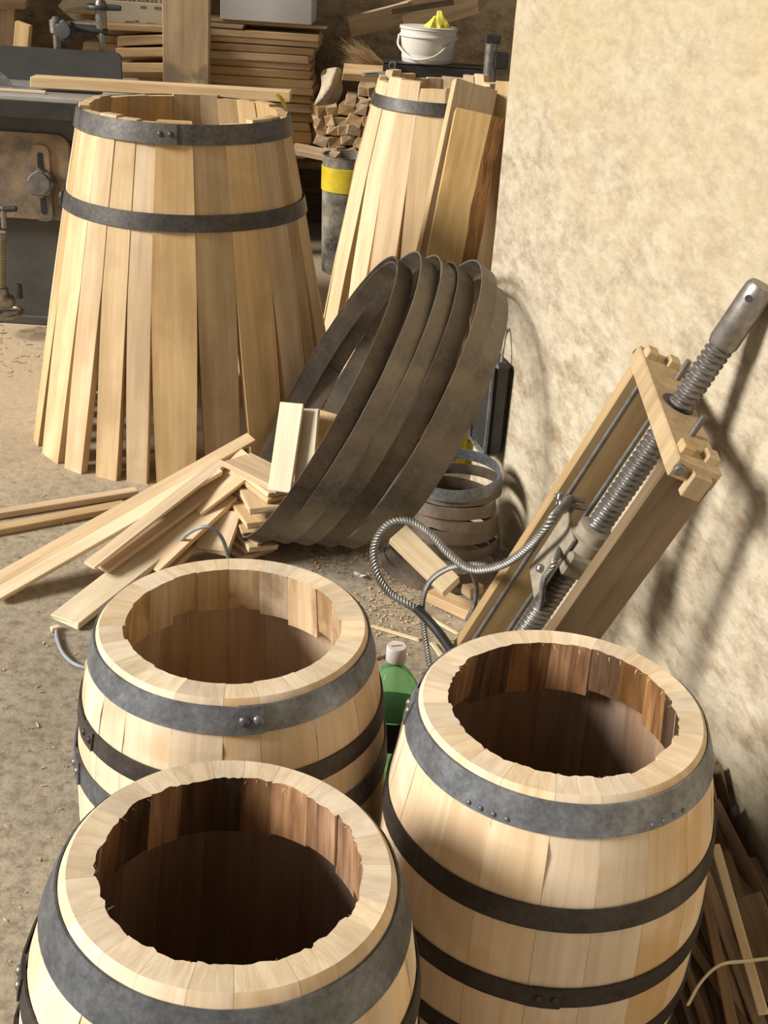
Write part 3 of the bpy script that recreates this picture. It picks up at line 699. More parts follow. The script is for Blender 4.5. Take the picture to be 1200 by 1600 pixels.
obj('cap_print', [(-.009, -.004, .3416), (.009, .001, .3416), (.0085, .0035, .3416), (-.0095, -.0015, .3416)], [(0, 1, 2, 3)], 'red', cp)

# ------------------------------------------------------------------ long boards fanned out on the floor
def board(px0, z0, px1, z1, w, t, mat, label, name='board', up=(0, 0, 1), group='loose boards in front of the large raise', cat='board', roll=0.0):
    p0, p1 = onz(*px0, z0), onz(*px1, z1)
    u = Matrix.Rotation(roll, 3, (p1 - p0).normalized()) @ Vector(up)
    o = plank(name, p0, p1, w, t, mat, u); tag(o, label, cat, group); return o
board((-60, 812), .012, (215, 768), .012, .035, .02, 'board', 'long board at the left edge pointing to the raise, farther of two')
board((-60, 838), .011, (195, 790), .011, .045, .02, 'board', 'long board at the left edge pointing to the raise, nearer of two')
board((-12, 912), .03, (393, 684), .26, .045, .014, 'board', 'long thin lath on top of the fan, farthest from the near barrels', roll=.25)
board((-8, 932), .016, (340, 733), .215, .05, .014, 'pale', 'long pale lath second in the fan, reaching the left edge', roll=.15)
board((140, 884), .085, (348, 722), .225, .042, .012, 'board', 'narrow lath lying on the broad board of the fan', roll=.1)
board((152, 884), .065, (372, 724), .20, .085, .014, 'board', 'broad tan board of the fan with its end over the lower boards', roll=.1)
board((228, 885), .05, (350, 772), .15, .10, .014, 'board', 'wide orange board under the fan beside the far barrel', roll=.05)
board((100, 972), .012, (330, 792), .10, .095, .016, 'pale', 'wide pale board lying lowest of the fan near the wire')
board((176, 965), .010, (330, 822), .06, .05, .016, 'board', 'narrow board tucked beside the lowest wide board')
board((330, 862), .05, (352, 800), .12, .10, .02, 'board', 'short board propped under the grey wire arc')

# heap of short offcuts
rh = random.Random(17)
heap_dir = (onz(455, 850, .1) - onz(362, 772, .1)).normalized()          # long edges run down to the right
base = onz(372, 836, 0.0)
k = 0
names = ['lowest', 'second lowest', 'third lowest', 'fourth lowest', 'fifth lowest', 'sixth from the floor', 'seventh from the floor', 'eighth from the floor', 'ninth from the floor', 'tenth from the floor', 'eleventh from the floor', 'uppermost']
for i, nm in enumerate(names):
    z = .012 + i * .0205
    c = onz(372 + i * 4.2 + rh.uniform(-9, 9), 842 - i * 9.5 + rh.uniform(-4, 4), z)
    a = rh.uniform(-.22, .22) + (0.12 if i % 2 else -.1)
    d = Matrix.Rotation(a, 3, 'Z') @ heap_dir; d.z = 0; d.normalize()
    ln = rh.uniform(.20, .27); wd = rh.uniform(.085, .12)
    tilt = Vector((rh.uniform(-.06, .06), rh.uniform(-.06, .06), 1))
    o = plank('offcut', c - d * ln / 2, c + d * ln / 2, wd, .0165, 'board', tilt, .0015, .008)
    tag(o, nm + ' short offcut in the heap beside the leaning hoops', 'offcut', 'short offcuts heaped by the hoops')
o = plank('offcut', onz(300, 790, .13), onz(395, 716, .24), .13, .012, 'board', (-.1, -.1, 1)); tag(o, 'broad smooth offcut lying between the long laths and the heap', 'offcut', 'short offcuts heaped by the hoops')
o = plank('offcut', at(437, 768, 2.90), at(457, 632, 3.02), .068, .014, 'pale', (-.35, -1, .4)); tag(o, 'pale offcut standing on the heap, left half of the bright pair', 'offcut', 'short offcuts heaped by the hoops')
o = plank('offcut', at(474, 770, 2.91), at(484, 640, 3.03), .055, .014, 'pale', (-.30, -1, .4)); tag(o, 'pale offcut standing on the heap, right half of the bright pair', 'offcut', 'short offcuts heaped by the hoops')
o = plank('offcut', at(492, 758, 2.985), at(518, 645, 3.06), .075, .014, 'slab', (-.1, -1, .4)); tag(o, 'golden offcut leaning behind the bright pair against the hoop', 'offcut', 'short offcuts heaped by the hoops')
# blocks around the small hoops
o = plank('wood_block', onz(622, 835, .20), onz(706, 918, .10), .062, .035, 'pale', (-.5, -.3, 1)); tag(o, 'pale squared block lying through the cable loop', 'wood block')
o = plank('wood_block', onz(672, 928, .02), onz(770, 972, .02), .05, .03, 'board', (0, 0, 1)); tag(o, 'tan squared stick lying below the pale block', 'wood block')
o = plank('wood_block', onz(715, 905, .02), onz(745, 925, .02), .05, .03, 'press', (0, 0, 1)); tag(o, 'small brown block at the foot of the wall', 'wood block')
# floor laths and splints near the bottle
for (a, b_, w, t, lb) in [((580, 978), (655, 1000), .014, .004, 'pale thin splint on the floor behind the green bottle'), ((585, 1030), (630, 1015), .006, .003, 'thin red brown splint touching the green bottle'),
                          ((672, 965), (715, 990), .010, .004, 'thin splint under the steel cables'), ((676, 1005), (690, 1025), .012, .004, 'short splint in front of the right barrel'),
                          ((640, 945), (656, 960), .012, .003, 'short pale splint on the floor beside the black sleeve'), ((655, 900), (700, 940), .012, .003, 'curly splint at the foot of the pale block')]:
    o = plank('splint', onz(*a, .004), onz(*b_, .004), w, t, 'pale' if 'red' not in lb else 'rust'); tag(o, lb, 'splint', 'splints on the floor')
V = []; F = []
c = onz(563, 902, .004); rr = random.Random(9); ring = [(math.cos(k) * rr.uniform(.014, .026), math.sin(k) * rr.uniform(.010, .018)) for k in np.linspace(0, 6.28, 9)[:-1]]
V = [(x, y, rr.uniform(.002, .016)) for x, y in ring] + [(0, 0, .010)]; F = [(k, (k + 1) % 8, 8) for k in range(8)]
pmesh = obj('paper_scrap', V, F, 'paper', None, Matrix.Translation(c)); md = pmesh.modifiers.new('thickness', 'SOLIDIFY'); md.thickness = .0012
tag(pmesh, 'small crumpled white paper scrap on the floor', 'paper')

# grey wires on the floor
wv = tube('wire', [onz(262, 885, .01), onz(272, 858, .05), onz(296, 832, .13), onz(325, 823, .16), onz(345, 838, .12), onz(356, 868, .05), onz(357, 885, .012)], .0055, 'wire', None, n=8)
tag(wv, 'grey wire arching over the boards behind the far barrel', 'wire')
wv = tube('wire', [onz(88, 978, .007), onz(90, 1000, .007), onz(102, 1025, .007), onz(128, 1042, .007), onz(175, 1046, .007)], .005, 'wire', None, n=8)
tag(wv, 'thin grey wire curving on the floor left of the far barrel', 'wire')
o = plank('wood_chip', onz(80, 984, .008), onz(92, 980, .008), .016, .012, 'pale'); tag(o, 'tiny pale chip at the end of the grey floor wire', 'wood chip')

# wood chips and shavings on the floor
rc = random.Random(41); V = []; F = []
def chip(x, y, s):
    a = rc.uniform(0, 6.28); l, w = s * rc.uniform(.7, 2.2), s * rc.uniform(.3, .7); c_, s_ = math.cos(a), math.sin(a); b = len(V); h = rc.uniform(.001, .006)
    for (u, v, z) in ((-l, -w, .0005), (l, -w, h), (l, w, .0015), (-l, w, h * .7)): V.append((x + u * c_ - v * s_, y + u * s_ + v * c_, z + .0006))
    F.extend([(b, b + 1, b + 2), (b, b + 2, b + 3)])
for _ in range(450):
    p = onz(rc.gauss(615, 45), rc.gauss(945, 38), 0); chip(p.x, p.y, rc.uniform(.0015, .005))
for _ in range(700): chip(rc.uniform(-1.9, -.2), rc.uniform(4.3, 5.6), rc.uniform(.003, .010))
for _ in range(700): chip(rc.uniform(-1.3, .1), rc.uniform(1.3, 3.5), rc.uniform(.001, .004))
for _ in range(250):
    p = onz(rc.gauss(520, 60), rc.gauss(850, 25), 0); chip(p.x, p.y, rc.uniform(.002, .006))
tag(obj('wood_shavings', V, F, 'chip'), 'scattered wood chips and shavings on the concrete floor', 'shavings', kind='stuff')

# ------------------------------------------------------------------ heap of strips along the wall, lower right
rp = random.Random(77)
for i in range(75):
    y0 = rp.uniform(1.65, 1.95); y1 = rp.uniform(.95, 1.45)
    f = i / 75
    zt = .03 + .15 * f * rp.uniform(.6, 1.1); zb = .012 + .14 * f * rp.uniform(.4, 1.0)
    x0 = rp.uniform(.50, wall_x(y0) - .03); x1 = rp.uniform(.58, wall_x(y1) - .05)
    w = rp.uniform(.012, .042); t = rp.uniform(.003, .008)
    p0, p1 = Vector((x0, y0, zt)), Vector((x1, y1, zb))
    o = plank('wood_strip', p0, p1, w, t, 'strip', (rp.uniform(-.7, .3), rp.uniform(-.3, .3), 1), .001, .006)
    tag(o, 'thin brown wood strip in the heap between the right barrel and the wall', 'wood strip', 'wood strips heaped by the wall')
for i in range(14):
    y0 = rp.uniform(1.75, 2.0); x0 = wall_x(y0) - rp.uniform(.02, .09); zt = rp.uniform(.12, .22)
    p0 = Vector((x0, y0, zt)); p1 = p0 + Vector((rp.uniform(.0, .10), rp.uniform(-.32, -.10), -rp.uniform(.05, .18)))
    p1.x = min(p1.x, wall_x(p1.y) - .03)
    o = plank('wood_strip', p0, p1, rp.uniform(.02, .06), .004, 'darkwood' if i % 3 else 'strip', (-1, rp.uniform(-.4, .4), .6), .001, .006)
    tag(o, 'dark curled bark strip on top of the heap by the wall', 'wood strip', 'dark bark strips on the heap')
o = plank('wood_strip', at(1118, 1322, 1.62), at(1192, 1585, 1.30), .016, .007, 'pale', (-.3, -1, .6)); tag(o, 'long straight pale strip on top of the heap', 'wood strip', 'wood strips heaped by the wall')
o = tube('wood_strip', [at(1075, 1570, 1.33), at(1095, 1535, 1.34), at(1125, 1508, 1.35), at(1165, 1502, 1.37), at(1215, 1496, 1.4)], .006, 'pale', None, n=6, ribbon=(.006, .0022)); tag(o, 'bent pale strip curving across the heap', 'wood strip', 'wood strips heaped by the wall')
o = plank('wood_strip', at(1165, 1400, 1.55), at(1225, 1560, 1.36), .055, .006, 'strip', (-.4, -1, .9)); tag(o, 'wide tan strip at the right edge of the heap', 'wood strip', 'wood strips heaped by the wall')

# ------------------------------------------------------------------ black can and yellow crate behind the hoops
cpos = Vector((wall_x(3.30), 3.30, .27)) + WN * .034
cn = empty('black_case', mat4=frame(cpos, WD, WN * -1, Vector((0, 0, 1)))); tag(cn, 'dirty black metal case hanging on the wall behind the leaning hoops', 'case')
V, F = cbox(.15, .052, .29, .016); obj('body', V, F, 'blackmetal', cn, Matrix.Translation((0, 0, .145)))
tube('rim', [(-.07, -.03, .28), (-.072, -.03, .03), (-.05, -.03, .008), (.05, -.03, .008), (.072, -.03, .03), (.07, -.03, .28)], .006, 'hoop_blue', cn, n=8)
tube('hanger', [(-.05, 0, .285), (-.03, .01, .34), (0, .022, .375), (.03, .01, .34), (.05, 0, .285)], .004, 'cable', cn, n=8)
yb = empty('yellow_crate', (0.37, 3.86, 0)); tag(yb, 'yellow plastic crate standing behind the end of the wall', 'crate')
for sx in (-.13, .12):
    boxpart('side', (sx, -.10, 0), (sx + .012, .10, .19), 'yellow', yb)
for sy in (-.10, .09):
    for kz in range(4): boxpart('slat', (-.13, sy, .01 + kz * .047), (.132, sy + .01, .045 + kz * .047), 'yellow', yb)
for kx in range(4): boxpart('post', (-.115 + kx * .075, -.106, 0), (-.10 + kx * .075, -.1, .19), 'yellow', yb)
boxpart('base', (-.13, -.1, 0), (.132, .1, .012), 'yellow', yb)

# ------------------------------------------------------------------ saw bench at the left
mc = empty('saw_bench', (-1.6, 5.2, 0)); tag(mc, 'grey cast iron saw bench with fence and knobs behind the large raise', 'machine')
mi4 = Matrix.Translation((1.6, -5.2, 0))
def mb(name, lo, hi, mat, ch=.006, parent=None):
    lo = Vector(lo) - Vector((-1.6, 5.2, 0)); hi = Vector(hi) - Vector((-1.6, 5.2, 0)); return boxpart(name, lo, hi, mat, parent or mc, ch)
ZT = .985
mb('cabinet', (-2.4, 5.02, 0.03), (-1.36, 5.75, .60), 'machine')
mb('plinth', (-2.4, 5.0, 0), (-1.34, 5.78, .04), 'machine')
mb('upper_housing', (-2.4, 4.98, .80), (-1.30, 5.7, .93), 'machine')
tb = mb('table', (-2.4, 4.86, .935), (-1.22, 5.62, ZT), 'alu', .008)
mb('table_apron', (-2.4, 4.855, .895), (-1.24, 4.88, .965), 'blackmetal', .004)
mb('table_groove', (-2.4, 5.0, ZT - .004), (-1.24, 5.02, ZT + .001), 'black', .0005)
# tan front panel with rounded corner
def rounded_panel(name, x0, x1, z0, z1, y, th, r, mat, parent):
    pts = []
    for cx_, cz_, a0 in ((x1 - r, z0 + r, -90), (x1 - r, z1 - r, 0), (x0 + r, z1 - r, 90), (x0 + r, z0 + r, 180)):
        for k in range(7): a = math.radians(a0 + 90 * k / 6); pts.append((cx_ + r * math.cos(a), cz_ + r * math.sin(a)))
    q = len(pts); V = [(x, y, z) for x, z in pts] + [(x, y + th, z) for x, z in pts]
    F = [tuple(range(q)), tuple(range(2 * q - 1, q - 1, -1))] + [(k, q + k, q + (k + 1) % q, (k + 1) % q) for k in range(q)]
    V = [(vx + 1.6, vy - 5.2, vz) for vx, vy, vz in V]
    return obj(name, V, F, mat, parent, smooth=30)
pn = rounded_panel('front_panel', -2.0, -1.385, .475, .825, 4.965, .03, .05, 'mach_tan', mc)
sl0 = at(65, 230, 4.96); sl1 = at(69, 345, 4.96)
rounded_panel('slot_plate', sl0.x - .045, sl0.x + .03, sl1.z + .0, sl0.z + .01, 4.952, .015, .028, 'mach_tan', mc)
rounded_panel('slot', sl0.x - .018, sl0.x + .005, sl1.z + .03, sl0.z - .02, 4.950, .004, .010, 'black', mc)
kb = at(66, 286, 4.95)
def lobed_knob(name, p, d, r, h, mat, parent, lobes=8):
    n = 64; V = []; F = []
    prof = [(1.0, 0), (1.0, .55), (.92, .8), (.82, .82), (.75, 1.0), (.3, 1.02)]
    for (f, zz) in prof:
        for k in range(n):
            a = 2 * math.pi * k / n; rr = r * f * (1 + (.09 * math.cos(lobes * a) if f > .9 else 0)); V.append((rr * math.cos(a), rr * math.sin(a), zz * h))
    for i in range(len(prof) - 1):
        for k in range(n): F.append((i * n + k, i * n + (k + 1) % n, (i + 1) * n + (k + 1) % n, (i + 1) * n + k))
    F.append(tuple(range(n))[::-1]); F.append(tuple((len(prof) - 1) * n + k for k in range(n)))
    return obj(name, V, F, mat, parent, axis_frame(mi4 @ Vector(p), d), smooth=40)
lobed_knob('knob', kb, (0, -1, .1), .058, .05, 'screw', mc)
# lock lever, spindle and hand wheel at the lower left
def mrod(name, a, b_, r, mat, parent=None, n=16): return rod(name, mi4 @ Vector(a), mi4 @ Vector(b_), r, mat, parent or mc, n)
p = at(6, 345, 4.86); mrod('lever_post', (p.x, p.y, p.z - .03), (p.x, p.y, p.z + .06), .012, 'steel')
q = at(-8, 328, 4.86); q2 = at(26, 326, 4.86); mrod('lever', q, q2, .012, 'blackmetal')
s0 = at(1, 362, 4.84); s1 = at(1, 452, 4.84)
screw_mesh(mc, mi4 @ s1, mi4 @ s0, .022, .012, .004, 'cast', 'spindle')
hub = at(4, 470, 4.84); lathe('wheel_hub', [(.05, 0), (.055, .01), (.05, .035), (.028, .05), (.028, .075)], 'steel', mc, Matrix.Translation(mi4 @ hub - Vector((0, 0, .02))), 24)
wc = mi4 @ at(2, 488, 4.84); ringp = [wc + Vector((.085 * math.cos(k), .085 * math.sin(k), 0)) for k in np.linspace(0, 2 * math.pi, 17)]
tube('hand_wheel', ringp, .011, 'steel', mc, n=10, seg=4)
for k in range(3):
    a = .4 + k * 2.094; rod('wheel_spoke', wc, wc + Vector((.085 * math.cos(a), .085 * math.sin(a), 0)), .008, 'steel', mc, 8)
bk_ = at(30, 455, 4.84); mrod('wheel_grip', bk_ - Vector((0, 0, .03)), bk_ + Vector((0, 0, .03)), .014, 'blackmetal')
# fence with rounded corner, standing on the table
f0 = at(0, 65, 5.3); f1 = at(188, 72, 5.3)
rounded_panel('fence', -2.4, f1.x, ZT, 1.118, 5.30, .02, .025, 'fence', mc)
# guide posts, clamp knob and small wheel above the fence
pA = at(89, 66, 5.36); pA2 = at(87, 26, 5.36); mrod('guide_post', (pA.x, 5.36, ZT), (pA.x, 5.36, pA2.z), .015, 'steel')
lathe('post_collar', [(.024, 0), (.027, .006), (.027, .05), (.022, .055)], 'steel', mc, Matrix.Translation(mi4 @ Vector((pA.x, 5.36, at(88, 52, 5.36).z))), 20)
kc = at(106, 49, 5.33); lobed_knob('clamp_knob', kc, (-.2, -1, .15), .042, .045, 'blackmetal', mc, 7)
pB = at(160, 70, 5.36); pB2 = at(152, -6, 5.36); mrod('guide_post', (pB.x, 5.36, ZT), (pB.x - .0, 5.36, pB2.z), .013, 'steel')
lathe('post_collar', [(.02, 0), (.023, .006), (.023, .10), (.019, .11)], 'steel', mc, Matrix.Translation(mi4 @ Vector((pB.x, 5.36, at(160, 45, 5.36).z))), 20)
a0_ = at(112, 44, 5.36); a1_ = at(168, 50, 5.36); mrod('cross_arm', a0_, a1_, .014, 'blackmetal')
a0_ = at(105, 36, 5.42); a1_ = at(160, 40, 5.42); mrod('cross_arm', a0_, a1_, .008, 'steel')
wc = mi4 @ at(160, 11, 5.36); ringp = [wc + Vector((.062 * math.cos(k), .062 * math.sin(k), 0)) for k in np.linspace(0, 2 * math.pi, 17)]
tube('adjusting_wheel', ringp, .010, 'blackmetal', mc, n=10, seg=4)
rod('wheel_spoke', wc - Vector((.06, 0, 0)), wc + Vector((.06, 0, 0)), .008, 'blackmetal', mc, 8)
rod('wheel_spoke', wc - Vector((0, .06, 0)), wc + Vector((0, .06, 0)), .008, 'blackmetal', mc, 8)
mrod('wheel_handle', at(170, 12, 5.30), at(189, 13, 5.30), .011, 'blackmetal')
# toothed blade
n = 48; R0 = .10; bc = at(-18, 152, 5.02); V = []; 
for k in range(n):
    a = 2 * math.pi * k / n
    for d in (0, .35):
        rr = R0 if d == 0 else R0 * .92; a2 = a + d * 2 * math.pi / n * 2
        V.append((rr * math.cos(a2), 0, rr * math.sin(a2)))
q = len(V); V2 = [(x, .003, z) for x, _, z in V]; F = [tuple(range(q)), tuple(range(2 * q - 1, q - 1, -1))] + [(k, q + k, q + (k + 1) % q, (k + 1) % q) for k in range(q)]
obj('saw_blade', V + V2, F, 'steel', mc, Matrix.Translation(mi4 @ Vector((bc.x, 5.06, ZT - .03))))
# extension rail on the right
mb('extension_rail', (-1.22, 5.0, ZT - .055), (at(388, 150, 5.0).x, 5.14, ZT - .005), 'blackmetal', .004)
mb('extension_top', (-1.24, 4.99, ZT - .005), (at(388, 150, 5.0).x, 5.15, ZT + .012), 'alu', .003)
mb('rail_leg', (at(360, 150, 5.0).x, 5.04, 0), (at(375, 150, 5.0).x, 5.10, ZT - .055), 'machine')
# plank on the table
pk0 = at(50, 122, 5.02); pk1 = at(452, 140, 5.02)
o = plank('plank', (pk0.x, 5.03, ZT + .034), (pk1.x, 5.08, ZT + .034), .09, .04, 'board'); tag(o, 'long planed plank lying on the saw bench table', 'plank')
o = plank('lath', Vector((-1.85, 4.92, ZT + .006)), Vector((at(72, 146, 4.92).x, 4.93, ZT + .006)), .02, .01, 'pale'); tag(o, 'thin offcut lath on the saw bench by the blade', 'lath')
st = tube('yellow_strap', [at(432, 148, 5.02), at(438, 153, 5.02), at(444, 163, 5.02), at(448, 180, 5.02)], .008, 'yellow', None, n=8, ribbon=(.009, .002))
tag(st, 'short yellow strap hanging off the end of the plank', 'strap')

# ------------------------------------------------------------------ lumber at the back
bn = empty('lumber_rack', (-.6, 6.85, 0)); tag(bn, 'dark low wooden rack carrying the rear lumber', 'rack')
boxpart('deck', (-1.7, -.28, .46), (1.5, .5, .50), 'darkwood', bn)
for x in (-1.6, -.6, .35, 1.4):
    for y in (-.24, .42): boxpart('leg', (x, y, 0), (x + .09, y + .07, .46), 'darkwood', bn)
boxpart('back_panel', (-1.7, .46, .02), (1.5, .5, .46), 'darkwood', bn)
ords = ['lowest', 'second lowest', 'third lowest', 'fourth lowest', 'fifth lowest', 'sixth from below', 'seventh from below', 'eighth from below', 'ninth from below', 'tenth from below', 'eleventh from below', 'twelfth from below', 'fifth from the top', 'fourth from the top', 'third from the top', 'second from the top', 'topmost']
rl = random.Random(8)
yl = [243, 231, 214, 199, 184, 170, 158, 146, 132, 119, 107, 94, 82, 72, 60, 52, 46]
ends = [475, 484, 486, 484, 490, 488, 484, 490, 488, 486, 484, 484, 490, 496, 497, 380, 511]
zprev = .50
for i, nm in enumerate(ords):
    ztop = at(480, yl[i] - 7, 6.62).z
    t = ztop - zprev - .003
    xr = at(ends[i], yl[i], 6.62).x; xl = -1.75 + rl.uniform(-.1, .1)
    zc = zprev + .001 + t / 2; zprev = ztop - .001
    o = plank('stacked_board', (xl, 6.78, zc), (xr, 6.78 + rl.uniform(-.012, .012), zc), .30, t, 'stack', (0, rl.uniform(-.02, .02), 1), .004, .008)
    tag(o, 'tan rough board in the rear lumber stack, ' + nm, 'board', 'boards in the rear lumber stack')
# boards further left (left of the post)
for i, (x0, y0, x1, y1, lb) in enumerate([(122, 38, 235, 44, 'thin dark edged board ending above the saw bench'), (190, 62, 256, 58, 'short board end left of the weathered post, upper'), (188, 80, 256, 78, 'short board end left of the weathered post, middle'), (190, 103, 256, 103, 'short board end left of the weathered post, lower')]):
    a, b_ = at(x0, y0, 6.45), at(x1 + 40, y1, 6.45)
    o = plank('stacked_board', a, b_, .20, .045 if i else .03, 'stack', (0, 0, 1), .004, .008); tag(o, lb, 'board', 'boards left of the post')
# weathered post (wide plank standing in front of the stack)
o = plank('weathered_plank', (at(291, 300, 6.36).x, 6.36, 0), (at(293, 0, 6.36).x, 6.36, 1.75), .235, .05, 'oldpost', (0, -1, 0), .004, .006)
tag(o, 'wide weathered plank standing upright in front of the lumber', 'plank')
# boxes on the stack
bx = empty('white_carton', (at(418, 38, 6.7).x, 6.75, zprev + .001)); tag(bx, 'white carton on top of the rear lumber stack', 'carton')
hw = (at(490, 20, 6.62).x - at(347, 20, 6.62).x) / 2
boxpart('box', (-hw, -.13, 0), (hw, .2, .24), 'card', bx, .004)
boxpart('flap', (-hw + .002, -.133, .215), (hw - .002, .2, .245), 'card', bx, .002)
cx0, cx1 = at(168, 25, 6.5), at(262, 25, 6.5)
pc = empty('printed_carton', ((cx0.x + cx1.x) / 2, 6.56, at(215, 41, 6.5).z)); tag(pc, 'flat off white carton with faded print beside the weathered plank', 'carton')
hw = (cx1.x - cx0.x) / 2 + .01
boxpart('box', (-hw, -.08, 0), (hw, .16, .115), 'cardprint', pc, .004)
for (x, zz, w, h) in [(-.06, .012, .045, .012), (.05, .008, .05, .014), (.09, .085, .035, .014), (.02, .085, .03, .014), (-.01, .02, .02, .01)]:
    boxpart('print_mark', (x, -.0815, zz), (x + w, -.0795, zz + h), 'ink', pc, .0004)
for k in range(14):
    a = at(166 + k * 7, 4, 6.55); o = plank('lath', (a.x, 6.52, pc.location.z + .124), (a.x + .01, 6.75, pc.location.z + .124), .02, .016, 'stack', (0, 0, 1), .002, .003)
    tag(o, 'thin lath in the row lying on the printed carton', 'lath', 'laths on the printed carton')
# pieces at the far left against the wall
o = plank('board', (at(4, 300, 6.5).x, 6.5, 0), (at(4, 8, 6.5).x, 6.55, at(4, 10, 6.5).z), .09, .03, 'stack', (0, -1, 0)); tag(o, 'upright board at the upper left corner', 'board')
o = plank('board', at(-30, 7, 6.5), at(42, 6, 6.5), .05, .035, 'stack', (0, -.3, 1)); tag(o, 'short board laid across the upright board at the upper left', 'board')
o = plank('wood_block', (at(28, 70, 5.5).x, 5.5, ZT + .004), at(37, 36, 5.5), .065, .04, 'stack', (0, -1, .2)); tag(o, 'tilted block standing behind the saw fence', 'wood block')
o = plank('board', at(112, 28, 6.9), at(150, -20, 6.95), .18, .03, 'pale', (0, -1, .3)); tag(o, 'pale slanted board behind the clamp knob', 'board')

# heap of squared billets, ends towards the camera
rb_ = random.Random(19); rows = [(238, 505, 572), (222, 492, 575), (206, 494, 575), (190, 492, 575), (174, 496, 570), (160, 540, 590), (146, 560, 590)]
for (py, xa, xb) in rows:
    px = xa
    while px < xb:
        s = rb_.uniform(13, 24); c = at(px + s / 2, py + rb_.uniform(-3, 3), 6.42)
        h = rb_.uniform(.045, .06); w = s * 6.6 / 1850; a = rb_.uniform(-.5, .5)
        d = Vector((rb_.uniform(-.25, .25), 1, rb_.uniform(-.05, .05)))
        o = plank('billet', c, c + d * rb_.uniform(.22, .34), w, h, 'stack', (math.sin(a), 0, math.cos(a)), .003, .008)
        tag(o, 'short sawn billet in the heap right of the lumber stack', 'billet', 'billets heaped right of the lumber stack'); px += s + 1
o = plank('board', at(458, 232, 6.36), at(528, 246, 6.3), .08, .03, 'stack', (0, -.3, 1)); tag(o, 'short plank jutting out below the billet heap', 'board')
o = plank('board', at(536, 112, 6.25), at(600, 116, 6.25), .10, .04, 'stack', (0, -.4, 1)); tag(o, 'thick board end below the straw broom', 'board')
# pale folded hide hanging over the heap
pts = [(528, 104), (520, 112), (512, 128), (500, 150), (492, 163), (505, 166), (520, 160), (532, 150), (536, 128)]
c0 = at(514, 135, 6.3); V = []; F = []
sec = [((505, 108), (530, 104)), ((500, 118), (534, 112)), ((504, 130), (533, 122)), ((500, 144), (536, 134)), ((493, 158), (536, 148)), ((489, 166), (526, 163))]
for i, (a, b_) in enumerate(sec):
    for k in range(5):
        t = k / 4; px = a[0] + (b_[0] - a[0]) * t; py = a[1] + (b_[1] - a[1]) * t
        V.append(at(px, py, 6.26 + .05 * math.sin(t * 5.5 + i * .9)) - c0)
F = [(i * 5 + k, i * 5 + k + 1, (i + 1) * 5 + k + 1, (i + 1) * 5 + k) for i in range(len(sec) - 1) for k in range(4)]
hd = obj('folded_hide', V, F, 'hide', None, Matrix.Translation(c0), smooth=80); md = hd.modifiers.new('thickness', 'SOLIDIFY'); md.thickness = .006; sb = hd.modifiers.new('sub', 'SUBSURF'); sb.levels = sb.render_levels = 2
tag(hd, 'pale stiff folded hide hanging beside the lumber stack', 'hide')
# straw broom head
br = empty('straw_broom', tuple(at(598, 122, 6.35))); tag(br, 'straw broom head fanned out to the left', 'broom')
V = []; F = []; rs2 = random.Random(4); root_p = at(606, 118, 6.35)
for k in range(420):
    e = at(rs2.uniform(524, 560), rs2.uniform(52, 118), 6.3 + rs2.uniform(-.05, .08)); e = root_p + (e - root_p) * rs2.uniform(.75, 1.05)
    s = root_p + Vector((rs2.uniform(-.02, .02), rs2.uniform(-.03, .03), rs2.uniform(-.03, .05))); d = (e - s).normalized(); a = d.orthogonal().normalized() * .0034; b2 = d.cross(a).normalized() * .0034
    b = len(V); V += [s + a - br.location, s - a - br.location, s + b2 - br.location, e - br.location]; F += [(b, b + 1, b + 3), (b + 1, b + 2, b + 3), (b + 2, b, b + 3)]
tag(obj('bristles', V, F, 'straw', br), kind='stuff')
rod('handle', root_p - br.location, root_p - br.location + Vector((.5, .18, .03)), .013, 'darkwood', br)
rod('binding', root_p - br.location - Vector((.03, 0, 0)), root_p - br.location + Vector((.03, .01, 0)), .04, 'rust', br)
# steel channel and bucket
zb = at(660, 98, 6.3).z
ch = empty('steel_channel', (at(680, 100, 6.3).x, 6.3, zb - .075)); tag(ch, 'black steel channel under the white bucket', 'steel channel')
xa = at(599, 90, 6.2).x - ch.location.x; xb = at(775, 110, 6.2).x - ch.location.x
boxpart('web', (xa, -.1, .0), (xb, -.09, .075), 'blackmetal', ch, .002)
boxpart('flange', (xa, -.1, .067), (xb, .1, .075), 'blackmetal', ch, .002)
boxpart('flange', (xa, -.1, 0), (xb, .1, .008), 'blackmetal', ch, .002)
pe = at(613, 101, 6.19) - ch.location; lathe('pipe_stub', [(.018, 0), (.018, .05), (.012, .05), (.012, .01)], 'steel', ch, axis_frame(pe, (0, -1, 0)), 20)
kr = empty('support_crate', (.12, 6.42, 0)); tag(kr, 'dark crate behind the pale raise carrying the steel channel', 'crate')
ztop = zb - .075 - .002
for k in range(7): boxpart('slat', (-.30, -.16, .012 + k * (ztop - .02) / 7), (.36, -.14, .012 + (k + .9) * (ztop - .02) / 7), 'darkwood', kr)
boxpart('lid', (-.30, -.16, ztop - .02), (.36, .0, ztop), 'darkwood', kr)
for x in (-.29, .31): boxpart('post', (x, -.14, 0), (x + .04, -.05, ztop - .02), 'darkwood', kr)
wb = empty('white_bucket', (at(667, 90, 6.3).x, 6.33, zb + .001)); tag(wb, 'white plastic bucket with wire handle on the steel channel', 'bucket')
rB, hB = .132, .15
lathe('body', [(rB - .012, 0), (rB - .008, .004), (rB + .004, hB - .035), (rB + .012, hB - .03), (rB + .012, hB - .022), (rB + .006, hB - .02), (rB + .007, hB), (rB + .013, hB + .006), (rB + .010, hB + .012), (rB + .001, hB + .008), (rB - .005, .02), (rB - .03, .012)], 'white', wb, n=48, cap1=True)
